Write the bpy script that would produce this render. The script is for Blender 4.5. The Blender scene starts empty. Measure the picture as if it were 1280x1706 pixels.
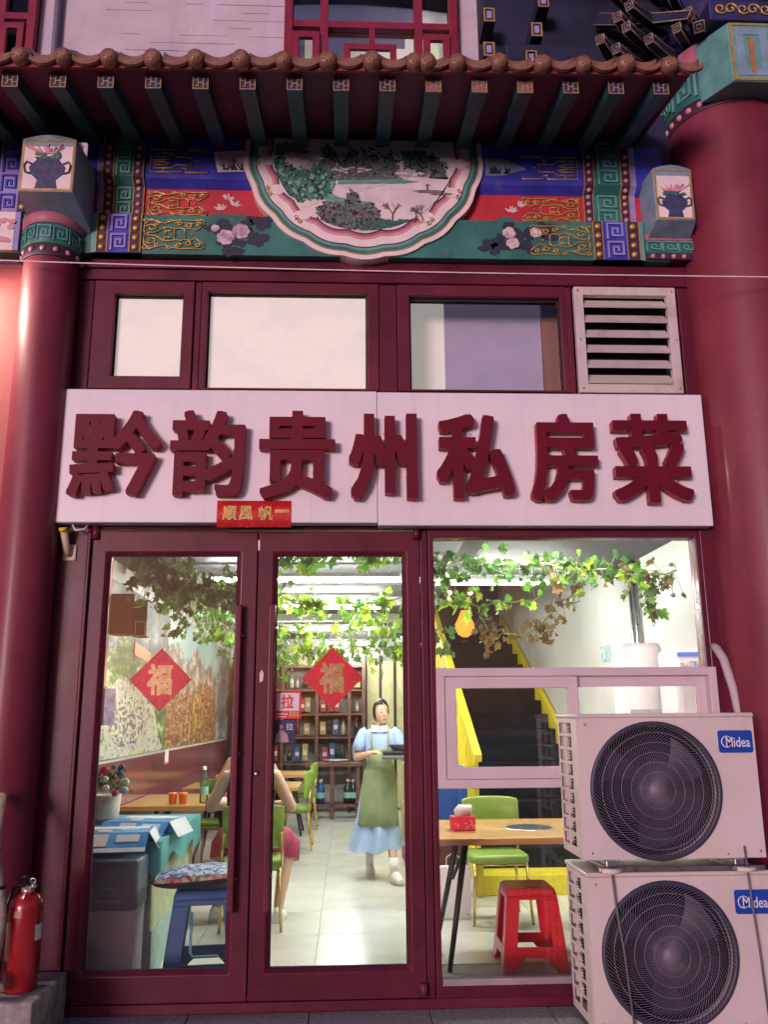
import bpy, bmesh, math, random
import numpy as np
from mathutils import Vector, Matrix, Euler
from math import sin, cos, pi, radians as R

S = bpy.context.scene
C = bpy.context.collection

# ------------------------------------------------------------------ camera, world, sun, exposure
cam_d = bpy.data.cameras.new('camera'); cam = bpy.data.objects.new('camera', cam_d); C.objects.link(cam)
YAW, TILT, ROLL = R(2.52), R(13.24), R(-0.45)
fw = Vector((sin(YAW)*cos(TILT), cos(YAW)*cos(TILT), sin(TILT)))
rt = Vector((cos(YAW), -sin(YAW), 0)); up = rt.cross(fw)
rt2 = cos(ROLL)*rt + sin(ROLL)*up; up2 = -sin(ROLL)*rt + cos(ROLL)*up
cam.matrix_world = Matrix(((rt2.x, up2.x, -fw.x, 0.0), (rt2.y, up2.y, -fw.y, -4.84), (rt2.z, up2.z, -fw.z, 1.47), (0, 0, 0, 1)))
cam_d.sensor_fit = 'VERTICAL'; cam_d.sensor_height = 36.0; cam_d.sensor_width = 27.0
cam_d.lens = 1442.0/1706.0*36.0
cam_d.clip_start = 0.05; cam_d.clip_end = 500
S.camera = cam

SUN_EL, SUN_AZ = R(2.0), R(-28)          # low city glow from the front left; azimuth measured from -Y
W = bpy.data.worlds.new('World'); S.world = W; W.use_nodes = True
wn, wl = W.node_tree.nodes, W.node_tree.links
wn.clear()
w_out = wn.new('ShaderNodeOutputWorld'); w_bg = wn.new('ShaderNodeBackground'); w_sky = wn.new('ShaderNodeTexSky')
w_mix = wn.new('ShaderNodeMix'); w_mix.data_type = 'RGBA'; w_mix.blend_type = 'MULTIPLY'; w_mix.inputs[0].default_value = 1.0
w_sky.sky_type = 'NISHITA'; w_sky.sun_disc = False; w_sky.sun_elevation = SUN_EL; w_sky.sun_rotation = R(180) + R(28)
w_sky.air_density = 1.0; w_sky.dust_density = 2.0; w_sky.ozone_density = 1.5
w_mix.inputs[7].default_value = (0.78, 0.58, 1.0, 1)      # mauve city haze over the night sky
wl.new(w_sky.outputs[0], w_mix.inputs[6]); wl.new(w_mix.outputs[2], w_bg.inputs[0]); wl.new(w_bg.outputs[0], w_out.inputs[0])
w_bg.inputs[1].default_value = 0.15

sun_d = bpy.data.lights.new('sun', 'SUN'); sun = bpy.data.objects.new('sun', sun_d); C.objects.link(sun)
sun_d.energy = 1.05; sun_d.angle = R(16); sun_d.color = (1.0, 0.79, 0.93)
to_sun = Vector((sin(SUN_AZ)*cos(SUN_EL), -cos(SUN_AZ)*cos(SUN_EL), sin(SUN_EL)))
sun.rotation_euler = to_sun.to_track_quat('Z', 'Y').to_euler(); sun.location = (-6, -10, 6)

S.view_settings.view_transform = 'Standard'; S.view_settings.look = 'None'
S.view_settings.exposure = 1.08; S.view_settings.gamma = 1.0; S.view_settings.use_curve_mapping = False
S.render.engine = 'CYCLES'
S.cycles.use_denoising = True; S.cycles.use_adaptive_sampling = True; S.cycles.adaptive_threshold = 0.025
try: S.cycles.denoiser = 'OPENIMAGEDENOISE'
except Exception: pass
S.cycles.max_bounces = 8; S.cycles.diffuse_bounces = 4; S.cycles.glossy_bounces = 3
S.cycles.transparent_max_bounces = 24; S.cycles.caustics_reflective = False; S.cycles.caustics_refractive = False
S.cycles.sample_clamp_indirect = 4.0

# ------------------------------------------------------------------ materials
def nt(name):
    m = bpy.data.materials.new(name); m.use_nodes = True
    t = m.node_tree; t.nodes.clear()
    o = t.nodes.new('ShaderNodeOutputMaterial')
    return m, t.nodes, t.links, o

def mat(name, col, rough=.5, metal=0, var=.12, scale=6, bump=0, bscale=40, coat=0, spec=.5, col2=None, stretch=(1, 1, 1), contrast=(.35, .65), emit=None, estr=0, rvar=.05, sheen=0, wear=None):
    m, n, l, o = nt(name)
    b = n.new('ShaderNodeBsdfPrincipled'); l.new(b.outputs[0], o.inputs[0])
    tc = n.new('ShaderNodeTexCoord'); mp = n.new('ShaderNodeMapping'); mp.inputs['Scale'].default_value = stretch
    l.new(tc.outputs['Object'], mp.inputs[0])
    nz = n.new('ShaderNodeTexNoise'); nz.inputs['Scale'].default_value = scale; nz.inputs['Detail'].default_value = 6; nz.inputs['Roughness'].default_value = .6
    l.new(mp.outputs[0], nz.inputs['Vector'])
    rp = n.new('ShaderNodeValToRGB')
    c1 = tuple(max(0, c*(1-var)) for c in col); c2 = tuple(min(1, c*(1+var)) for c in (col2 or col)) if col2 is None else col2
    rp.color_ramp.elements[0].position = contrast[0]; rp.color_ramp.elements[1].position = contrast[1]
    rp.color_ramp.elements[0].color = (*c1, 1); rp.color_ramp.elements[1].color = (*c2, 1)
    l.new(nz.outputs[0], rp.inputs[0]); cout = rp.outputs[0]
    for wc, wsc, wst, w0, w1, wk in (wear or ()):          # stains, dust and chips with a shape of their own
        m2 = n.new('ShaderNodeMapping'); m2.inputs['Scale'].default_value = wst; l.new(tc.outputs['Object'], m2.inputs[0])
        wz = n.new('ShaderNodeTexNoise'); wz.inputs['Scale'].default_value = wsc; wz.inputs['Detail'].default_value = 8; wz.inputs['Roughness'].default_value = .65; l.new(m2.outputs[0], wz.inputs['Vector'])
        wr_ = n.new('ShaderNodeMapRange'); wr_.inputs[1].default_value = w0; wr_.inputs[2].default_value = w1; wr_.inputs[3].default_value = 0; wr_.inputs[4].default_value = wk; l.new(wz.outputs[0], wr_.inputs[0])
        mx_ = n.new('ShaderNodeMix'); mx_.data_type = 'RGBA'; mx_.inputs[7].default_value = (*wc, 1); l.new(wr_.outputs[0], mx_.inputs[0]); l.new(cout, mx_.inputs[6]); cout = mx_.outputs[2]
    l.new(cout, b.inputs['Base Color'])
    mr = n.new('ShaderNodeMapRange'); mr.inputs[1].default_value = .3; mr.inputs[2].default_value = .7
    mr.inputs[3].default_value = max(.02, rough-rvar); mr.inputs[4].default_value = min(1, rough+rvar)
    l.new(nz.outputs[0], mr.inputs[0]); l.new(mr.outputs[0], b.inputs['Roughness'])
    b.inputs['Metallic'].default_value = metal; b.inputs['Specular IOR Level'].default_value = spec
    b.inputs['Coat Weight'].default_value = coat; b.inputs['Coat Roughness'].default_value = .15
    if sheen: b.inputs['Sheen Weight'].default_value = sheen
    if bump:
        n2 = n.new('ShaderNodeTexNoise'); n2.inputs['Scale'].default_value = bscale; n2.inputs['Detail'].default_value = 4
        l.new(mp.outputs[0], n2.inputs['Vector'])
        bp = n.new('ShaderNodeBump'); bp.inputs['Strength'].default_value = bump; bp.inputs['Distance'].default_value = .01
        l.new(n2.outputs[0], bp.inputs['Height']); l.new(bp.outputs[0], b.inputs['Normal'])
    if emit:
        b.inputs['Emission Color'].default_value = (*emit, 1); b.inputs['Emission Strength'].default_value = estr
    return m

def emat(name, col, s):
    m, n, l, o = nt(name); e = n.new('ShaderNodeEmission'); e.inputs[0].default_value = (*col, 1); e.inputs[1].default_value = s
    l.new(e.outputs[0], o.inputs[0]); return m

def glass(name, tint=(1, 1, 1), ior=1.45, dirt=.03, rough=.0, gain=1.0):
    m, n, l, o = nt(name)
    t = n.new('ShaderNodeBsdfTransparent'); t.inputs[0].default_value = (*tint, 1)
    g = n.new('ShaderNodeBsdfGlossy'); g.inputs['Roughness'].default_value = rough
    f = n.new('ShaderNodeFresnel'); f.inputs[0].default_value = ior
    d = n.new('ShaderNodeBsdfDiffuse'); d.inputs[0].default_value = (.75, .75, .72, 1)
    tc = n.new('ShaderNodeTexCoord'); nz = n.new('ShaderNodeTexNoise'); nz.inputs['Scale'].default_value = 3.0; nz.inputs['Detail'].default_value = 8
    l.new(tc.outputs['Object'], nz.inputs['Vector'])
    mr = n.new('ShaderNodeMapRange'); mr.inputs[1].default_value = .35; mr.inputs[2].default_value = .8; mr.inputs[3].default_value = 0; mr.inputs[4].default_value = dirt
    l.new(nz.outputs[0], mr.inputs[0])
    fm = n.new('ShaderNodeMath'); fm.operation = 'MULTIPLY'; fm.inputs[1].default_value = gain; l.new(f.outputs[0], fm.inputs[0])
    a = n.new('ShaderNodeMixShader'); c = n.new('ShaderNodeMixShader')
    l.new(fm.outputs[0], a.inputs[0]); l.new(t.outputs[0], a.inputs[1]); l.new(g.outputs[0], a.inputs[2])
    l.new(mr.outputs[0], c.inputs[0]); l.new(a.outputs[0], c.inputs[1]); l.new(d.outputs[0], c.inputs[2])
    l.new(c.outputs[0], o.inputs[0]); return m

def leafmat(name, col, k=.45):
    m, n, l, o = nt(name)
    d = n.new('ShaderNodeBsdfPrincipled'); d.inputs['Roughness'].default_value = .4
    t = n.new('ShaderNodeBsdfTranslucent'); mx = n.new('ShaderNodeMixShader'); mx.inputs[0].default_value = k
    tc = n.new('ShaderNodeTexCoord'); nz = n.new('ShaderNodeTexNoise'); nz.inputs['Scale'].default_value = 30
    oi = n.new('ShaderNodeObjectInfo'); hs = n.new('ShaderNodeHueSaturation'); hs.inputs['Color'].default_value = (*col, 1)
    mr = n.new('ShaderNodeMapRange'); mr.inputs[3].default_value = .55; mr.inputs[4].default_value = 1.45
    l.new(oi.outputs['Random'], mr.inputs[0])
    ml = n.new('ShaderNodeMath'); ml.operation = 'MULTIPLY'; ad = n.new('ShaderNodeMath'); ad.operation = 'ADD'; ad.inputs[1].default_value = .5
    l.new(tc.outputs['Object'], nz.inputs['Vector']); l.new(nz.outputs[0], ad.inputs[0]); l.new(ad.outputs[0], ml.inputs[0]); l.new(mr.outputs[0], ml.inputs[1])
    l.new(ml.outputs[0], hs.inputs['Value']); l.new(hs.outputs[0], d.inputs['Base Color']); l.new(hs.outputs[0], t.inputs[0])
    l.new(d.outputs[0], mx.inputs[1]); l.new(t.outputs[0], mx.inputs[2]); l.new(mx.outputs[0], o.inputs[0]); return m

def woodmat(name, a, b, rough=.4, axis=0, coat=.2, scale=3):
    st = [8, 8, 8]; st[axis] = .6
    return mat(name, a, rough, col2=b, scale=scale, stretch=tuple(st), contrast=(.3, .7), coat=coat, bump=.05)

def printmat(name, stops, scale=20, kind='NOISE', stretch=(1, 1, 1), rough=.6, detail=8, const=False):
    m, n, l, o = nt(name); b = n.new('ShaderNodeBsdfPrincipled'); b.inputs['Roughness'].default_value = rough; l.new(b.outputs[0], o.inputs[0])
    tc = n.new('ShaderNodeTexCoord'); mp = n.new('ShaderNodeMapping'); mp.inputs['Scale'].default_value = stretch; l.new(tc.outputs['Object'], mp.inputs[0])
    if kind == 'VORONOI':
        x = n.new('ShaderNodeTexVoronoi'); x.inputs['Scale'].default_value = scale; l.new(mp.outputs[0], x.inputs['Vector'])
        sp = n.new('ShaderNodeSeparateColor'); l.new(x.outputs['Color'], sp.inputs[0]); f = sp.outputs[0]
    else:
        x = n.new('ShaderNodeTexNoise'); x.inputs['Scale'].default_value = scale; x.inputs['Detail'].default_value = detail; x.inputs['Roughness'].default_value = .7
        l.new(mp.outputs[0], x.inputs['Vector']); f = x.outputs[0]
    rp = n.new('ShaderNodeValToRGB'); e = rp.color_ramp.elements
    if const: rp.color_ramp.interpolation = 'CONSTANT'
    while len(e) < len(stops): e.new(.5)
    for k, (p, c) in enumerate(stops): e[k].position = p; e[k].color = (*c, 1)
    l.new(f, rp.inputs[0]); l.new(rp.outputs[0], b.inputs['Base Color']); return m

MAROON = mat('maroon_paint', (.105, .011, .026), .38, var=.25, scale=2.5, bump=.08, bscale=18, coat=.1, spec=.28, wear=[((.20, .10, .12), 3, (1, 1, .25), .55, .85, .35), ((.04, .004, .012), 14, (1, 1, 1), .62, .72, .6)])
MAROON2 = mat('dark_red_paint', (.118, .013, .028), .42, var=.25, scale=3, bump=.10, bscale=12, coat=.1, spec=.28, wear=[((.22, .11, .12), 4, (1, 1, .25), .55, .85, .35)])
COLRED = mat('column_lacquer', (.20, .026, .046), .46, var=.22, scale=1.6, bump=.16, bscale=9, coat=.08, spec=.35, col2=(.225, .032, .058), wear=[((.07, .012, .022), 3, (1.5, 1.5, .12), .52, .80, .7), ((.34, .12, .10), 30, (1, 1, .5), .66, .72, .5), ((.30, .16, .14), 1.3, (1, 1, .6), .55, .9, .35)])
WHITE = mat('white_paint', (.78, .76, .76), .45, var=.05, scale=5)
SIGNW = mat('sign_board_white', (.80, .77, .79), .35, var=.04, scale=2, coat=.1, wear=[((.50, .45, .47), 5, (2.2, 1, .10), .54, .85, .35), ((.35, .30, .30), 40, (1, 1, 1), .68, .74, .4)])
LETTER = mat('letter_red', (.135, .005, .020), .5, var=.1, scale=4, spec=.2)
LETTERSIDE = mat('letter_side_red', (.38, .04, .055), .5, var=.1, scale=4, spec=.2)
GLASS = glass('window_glass', dirt=.006)
GLASSD = glass('door_glass', dirt=.010)
BLACK = mat('black_metal', (.012, .012, .014), .4, var=.2)
DARKGAP = mat('dark_recess', (.006, .006, .012), .8, var=.1)
RUBBER = mat('black_rubber', (.015, .015, .018), .7)
STEEL = mat('brushed_steel', (.55, .55, .56), .3, metal=1, var=.1, scale=20)
GOLDP = mat('gold_paint', (.50, .34, .10), .38, metal=.35, var=.2, scale=30)
GOLDM = mat('gold_metal', (.62, .45, .16), .3, metal=.9, var=.1)
BLUEP = mat('ultramarine_paint', (.042, .046, .42), .5, var=.3, scale=5, bump=.04, wear=[((.30, .26, .26), 7, (1, 1, 1), .58, .85, .35), ((.02, .015, .02), 22, (1, 1, 1), .64, .74, .5)])
NAVYP = mat('navy_paint', (.020, .022, .10), .55, var=.3, scale=6)
GREENP = mat('teal_green_paint', (.03, .17, .14), .5, var=.25, scale=5, bump=.04, wear=[((.30, .26, .26), 7, (1, 1, 1), .58, .85, .35), ((.02, .015, .02), 22, (1, 1, 1), .64, .74, .5)])
GREENL = mat('light_green_paint', (.12, .34, .30), .5, var=.2, scale=8)
LILAC = mat('lilac_paint', (.30, .26, .55), .5, var=.15, scale=8)
REDP = mat('vermilion_paint', (.48, .028, .045), .5, var=.18, scale=5, bump=.04, wear=[((.30, .26, .26), 7, (1, 1, 1), .58, .85, .35), ((.02, .015, .02), 22, (1, 1, 1), .64, .74, .5)])
PLUM = mat('plum_paint', (.055, .018, .045), .55, var=.2)
PINKB = mat('pink_bead', (.52, .24, .27), .35, var=.1, coat=.3)
CREAMP = mat('cream_paint', (.80, .70, .68), .5, var=.08, scale=10, wear=[((.42, .34, .33), 6, (1, 1, 1), .55, .85, .4)])
PINKP = mat('pink_paint', (.62, .30, .34), .5, var=.12, scale=10)
ROSEP = mat('rose_paint', (.42, .14, .20), .5, var=.12, scale=10)
RAFTG = mat('rafter_green', (.014, .065, .085), .55, var=.35, scale=7, bump=.08)
SOFFIT = mat('soffit_maroon', (.10, .012, .036), .6, var=.35, scale=4, bump=.1)
FASCIA = mat('fascia_red', (.24, .022, .045), .5, var=.4, scale=5, bump=.1, contrast=(.25, .75))
TILE = mat('glazed_tile_brown', (.20, .095, .055), .5, var=.4, scale=14, bump=.3, coat=.1)
PLASTER = mat('lavender_plaster', (.52, .46, .52), .85, var=.10, scale=3, bump=.15, bscale=25, wear=[((.30, .26, .32), 2.5, (1.5, 1, .3), .5, .8, .5)])
WINRED = mat('window_frame_red', (.22, .012, .04), .45, var=.2, scale=5)
STONE = mat('grey_granite', (.30, .30, .31), .75, var=.35, scale=40, bump=.15, bscale=60, contrast=(.3, .7))
CONC = mat('concrete_block', (.30, .28, .26), .9, var=.3, scale=12, bump=.4, bscale=30)
GROUT = mat('paving_joint', (.06, .06, .065), .9)
ACBODY = mat('painted_steel_ivory', (.70, .63, .58), .45, var=.06, scale=2, bump=.03, bscale=8, wear=[((.40, .33, .30), 5, (1.5, 1, .3), .55, .85, .45), ((.25, .15, .10), 45, (1, 1, 1), .69, .74, .5)])
ACSIDE = mat('ivory_plastic', (.74, .68, .60), .5, var=.06, scale=5)
ACGRILL = mat('dark_grille_plastic', (.045, .045, .075), .45, var=.1)
ACDARK = mat('fan_cavity', (.010, .010, .030), .6, var=.1)
BADGE = mat('badge_blue', (.012, .07, .42), .35, var=.05)
BADGEW = mat('badge_white', (.85, .86, .88), .4, var=.02)
EXTRED = mat('extinguisher_red', (.36, .012, .02), .3, var=.12, scale=4, coat=.5)
TILEF = mat('cream_floor_tile', (.68, .67, .60), .22, var=.05, scale=3, coat=.2, rvar=.03)
FLOORJ = mat('floor_joint', (.25, .24, .21), .8)
IWALL = mat('interior_wall_paint', (.60, .60, .57), .7, var=.05, scale=2)
ICEIL = mat('ceiling_grey', (.085, .09, .09), .8, var=.15, scale=3)
IBEAM = mat('ceiling_beam', (.26, .26, .25), .7, var=.05)
WOODT = woodmat('table_wood', (.50, .26, .07), (.66, .38, .12), .35, 0)
WOODD = woodmat('dark_wood', (.09, .035, .02), (.16, .06, .035), .4, 0)
GREENV = mat('green_vinyl', (.21, .34, .045), .4, var=.12, scale=4, coat=.15)
REDPL = mat('red_plastic', (.70, .014, .03), .32, var=.06, scale=3, coat=.2)
BLUEPL = mat('blue_plastic', (.045, .14, .30), .4, var=.1, scale=4)
LBLUEPL = mat('light_blue_plastic', (.10, .36, .48), .4, var=.1, scale=4)
YELLOW = mat('yellow_paint', (.72, .60, .03), .5, var=.1, scale=6)
STEP = mat('black_step', (.010, .011, .016), .7, var=.5, scale=5, bump=.1, spec=.15)
TURQ = mat('turquoise_cloth', (.10, .36, .35), .7, var=.15, scale=6)
SKIN = mat('skin', (.62, .38, .27), .5, var=.06, scale=8)
HAIR = mat('black_hair', (.012, .010, .010), .4, var=.3, scale=30, stretch=(1, 1, .2))
DRESS = mat('pale_blue_cotton', (.36, .50, .74), .8, var=.08, scale=10)
APRON = mat('sage_apron', (.24, .32, .16), .8, var=.12, scale=8)
WCOT = mat('white_cotton', (.80, .79, .74), .8, var=.05)
GOLDCH = mat('gold_character', (.46, .31, .13), .4, metal=.35, var=.25, scale=40)
STICKR = mat('sticker_red', (.74, .016, .03), .45, var=.08, scale=10)
LEAF1 = leafmat('ivy_green', (.10, .24, .022)); LEAF2 = leafmat('ivy_dark', (.055, .14, .035), .4); LEAF3 = leafmat('ivy_brown', (.17, .11, .03), .4); LEAF4 = leafmat('ivy_light', (.27, .40, .03), .5)
STEMM = mat('vine_stem', (.22, .26, .12), .6)
CARD = mat('cardboard', (.42, .28, .15), .8, var=.1)
PAPERW = mat('white_paper', (.80, .79, .76), .7, var=.04)

# ------------------------------------------------------------------ mesh helpers
class MB:
    def __init__(s): s.v = []; s.f = []; s.m = []; s.sm = []; s.cur = 0; s.smooth = False
    def add(s, vs, fs, smooth=None):
        o = len(s.v); s.v += [tuple(v) for v in vs]
        for f in fs: s.f.append(tuple(i+o for i in f)); s.m.append(s.cur); s.sm.append(s.smooth if smooth is None else smooth)
        return s
    def box(s, x0, x1, y0, y1, z0, z1):
        return s.add([(x0,y0,z0),(x1,y0,z0),(x1,y1,z0),(x0,y1,z0),(x0,y0,z1),(x1,y0,z1),(x1,y1,z1),(x0,y1,z1)],
              [(0,3,2,1),(4,5,6,7),(0,1,5,4),(1,2,6,5),(2,3,7,6),(3,0,4,7)], False)
    def hexa(s, p): return s.add(p, [(0,3,2,1),(4,5,6,7),(0,1,5,4),(1,2,6,5),(2,3,7,6),(3,0,4,7)], False)
    def ring(s, x0, x1, z0, z1, w, y0, y1, wb=None, wt=None):      # rectangular frame facing -y
        wb = w if wb is None else wb; wt = w if wt is None else wt
        o = [(x0,z0),(x1,z0),(x1,z1),(x0,z1)]; i = [(x0+w,z0+wb),(x1-w,z0+wb),(x1-w,z1-wt),(x0+w,z1-wt)]
        vs = [(a,y0,b) for a,b in o]+[(a,y0,b) for a,b in i]+[(a,y1,b) for a,b in o]+[(a,y1,b) for a,b in i]; fs = []
        for k in range(4):
            j = (k+1) % 4
            fs += [(k,j,4+j,4+k), (8+j,8+k,12+k,12+j), (k,8+k,8+j,j), (4+j,12+j,12+k,4+k)]
        return s.add(vs, fs, False)
    def prism(s, poly, y0, y1):                                     # polygon in xz, extruded along y
        n = len(poly); a = sum(poly[i][0]*poly[(i+1)%n][1]-poly[(i+1)%n][0]*poly[i][1] for i in range(n))
        if a < 0: poly = poly[::-1]
        vs = [(x,y0,z) for x,z in poly]+[(x,y1,z) for x,z in poly]
        return s.add(vs, [tuple(range(n)), tuple(range(2*n-1, n-1, -1))]+[(i, n+i, n+(i+1)%n, (i+1)%n) for i in range(n)], False)
    def slab(s, poly, z0, z1):                                      # polygon in xy, extruded along z
        n = len(poly); a = sum(poly[i][0]*poly[(i+1)%n][1]-poly[(i+1)%n][0]*poly[i][1] for i in range(n))
        if a < 0: poly = poly[::-1]
        vs = [(x,y,z1) for x,y in poly]+[(x,y,z0) for x,y in poly]
        return s.add(vs, [tuple(range(n)), tuple(range(2*n-1, n-1, -1))]+[(i, n+i, n+(i+1)%n, (i+1)%n) for i in range(n)], False)
    def tube(s, pts, r, n=8, cap=True, smooth=True):
        pts = [Vector(p) for p in pts]; rr = r if isinstance(r, (list, tuple)) else [r]*len(pts); vs = []; nx = None
        for k, p in enumerate(pts):
            d = (pts[min(k+1, len(pts)-1)]-pts[max(k-1, 0)]).normalized()
            if nx is None: nx = d.orthogonal().normalized()
            else:
                nx = nx - d*nx.dot(d)
                nx = nx.normalized() if nx.length > 1e-6 else d.orthogonal().normalized()
            ny = d.cross(nx)
            vs += [p+(nx*cos(2*pi*j/n)+ny*sin(2*pi*j/n))*rr[k] for j in range(n)]
        fs = [(k*n+j, k*n+(j+1)%n, (k+1)*n+(j+1)%n, (k+1)*n+j) for k in range(len(pts)-1) for j in range(n)]
        s.add(vs, fs, smooth)
        if cap: o = len(s.v)-len(vs); s.f += [tuple(o+j for j in range(n-1, -1, -1)), tuple(o+(len(pts)-1)*n+j for j in range(n))]; s.m += [s.cur]*2; s.sm += [False]*2
        return s
    def lathe(s, prof, n=24, c=(0,0,0), smooth=True, axis='z', a0=0, a1=2*pi):
        vs = []; full = abs(a1-a0-2*pi) < 1e-6; m = n if full else n+1
        for r, h in prof:
            for j in range(m):
                a = a0+(a1-a0)*j/n; x, y = r*cos(a), r*sin(a)
                vs.append((c[0]+x, c[1]+y, c[2]+h) if axis == 'z' else (c[0]+x, c[1]+h, c[2]-y) if axis == 'y' else (c[0]+h, c[1]+x, c[2]+y))
        fs = []
        for k in range(len(prof)-1):
            for j in range(n if full else n):
                j2 = (j+1) % m
                fs.append((k*m+j, k*m+j2, (k+1)*m+j2, (k+1)*m+j))
        return s.add(vs, fs, smooth)
    def ball(s, c, r, n=10, k=6):
        rx, ry, rz = r if isinstance(r, (tuple, list)) else (r, r, r); o = len(s.v)
        vs = [(c[0], c[1], c[2]-rz)]; fs = []
        for i in range(1, k):
            t = -pi/2+pi*i/k
            vs += [(c[0]+rx*cos(t)*cos(2*pi*j/n), c[1]+ry*cos(t)*sin(2*pi*j/n), c[2]+rz*sin(t)) for j in range(n)]
        vs.append((c[0], c[1], c[2]+rz)); L = len(vs)-1
        for j in range(n): fs.append((0, 1+(j+1)%n, 1+j))
        for i in range(k-2):
            for j in range(n): a = 1+i*n; fs.append((a+j, a+(j+1)%n, a+n+(j+1)%n, a+n+j))
        for j in range(n): a = 1+(k-2)*n; fs.append((a+j, a+(j+1)%n, L))
        return s.add(vs, fs, True)
    def loft(s, rings, cap=True, smooth=True):
        n = len(rings[0]); vs = [p for r in rings for p in r]
        s.add(vs, [(k*n+j, k*n+(j+1)%n, (k+1)*n+(j+1)%n, (k+1)*n+j) for k in range(len(rings)-1) for j in range(n)], smooth)
        if cap: o = len(s.v)-len(vs); s.f += [tuple(o+j for j in range(n-1,-1,-1)), tuple(o+(len(rings)-1)*n+j for j in range(n))]; s.m += [s.cur]*2; s.sm += [False]*2
        return s
    def mesh(s, name, mats, bevel=0, seg=2, fix=True):
        me = bpy.data.meshes.new(name); me.from_pydata(s.v, [], s.f)
        for m in (mats if isinstance(mats, (list, tuple)) else [mats]): me.materials.append(m)
        me.polygons.foreach_set('material_index', s.m); me.polygons.foreach_set('use_smooth', s.sm)
        if bevel or fix:
            b = bmesh.new(); b.from_mesh(me)
            if fix: bmesh.ops.recalc_face_normals(b, faces=b.faces)
            if bevel:
                es = [e for e in b.edges if len(e.link_faces) == 2 and e.calc_face_angle(0) > .6]
                bmesh.ops.bevel(b, geom=es, offset=bevel, segments=seg, profile=.5, affect='EDGES', clamp_overlap=True)
            b.to_mesh(me); b.free()
        me.update(); return me
    def build(s, name, mats, parent=None, bevel=0, seg=2, loc=None, rot=None, world=False, fix=True):
        if world and parent is not None:
            o = parent.matrix_basis.translation; s.v = [(a-o.x, b-o.y, c-o.z) for a, b, c in s.v]
        return link(name, s.mesh(name, mats, bevel, seg, fix), parent, loc, rot)

def link(name, me, parent=None, loc=None, rot=None, scale=None):
    o = bpy.data.objects.new(name, me); C.objects.link(o)
    if parent is not None: o.parent = parent
    if loc is not None: o.location = loc
    if rot is not None: o.rotation_euler = rot
    if scale is not None: o.scale = scale
    return o
def tag(o, label, cat, group=None):
    o['label'] = label; o['category'] = cat
    if group: o['group'] = group
    return o
def thing(name, label, cat, loc=(0,0,0), rz=0, group=None):
    o = bpy.data.objects.new(name, None); C.objects.link(o); o.location = loc; o.rotation_euler = (0,0,rz); o.empty_display_size = .05
    return tag(o, label, cat, group)
def struct(o): o['kind'] = 'structure'; return o
def stuff(o): o['kind'] = 'stuff'; return o
def copy_tree(o, parent=None):
    c = o.copy(); C.objects.link(c); c.parent = parent
    for ch in list(o.children): copy_tree(ch, c)
    return c
def dup(root, loc, rz, label, group=None):
    c = copy_tree(root); c.location = loc; c.rotation_euler = (0,0,rz); c['label'] = label
    if group: c['group'] = group
    return c

def text_mesh(txt, mats, box=None, extrude=.002, offset=0, y=0, size=1.0, res=4):
    """lettering standing in the xz plane, facing -y, fitted to box (x0,x1,z0,z1); front face at y, body behind it"""
    cu = bpy.data.curves.new('lettering', 'FONT'); cu.body = txt; cu.size = size; cu.extrude = .5; cu.offset = offset; cu.resolution_u = res
    ob = bpy.data.objects.new('lettering', cu); C.objects.link(ob)
    dg = bpy.context.evaluated_depsgraph_get(); me = bpy.data.meshes.new_from_object(ob.evaluated_get(dg))
    bpy.data.objects.remove(ob); bpy.data.curves.remove(cu)
    xs = [v.co.x for v in me.vertices]; ys = [v.co.y for v in me.vertices]
    ax, bx, ay, by = min(xs), max(xs), min(ys), max(ys)
    x0, x1, z0, z1 = box
    for v in me.vertices:
        v.co = (x0+(v.co.x-ax)/(bx-ax)*(x1-x0), y+(.5-v.co.z)*extrude, z0+(v.co.y-ay)/(by-ay)*(z1-z0))
    me.materials.clear()
    ml = mats if isinstance(mats, (list, tuple)) else [mats]
    for m in ml: me.materials.append(m)
    if len(ml) > 1:
        for p in me.polygons: p.material_index = 0 if abs(p.normal.y) > .7 else 1
    else:
        for p in me.polygons: p.material_index = 0
    me.update(); return me
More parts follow.
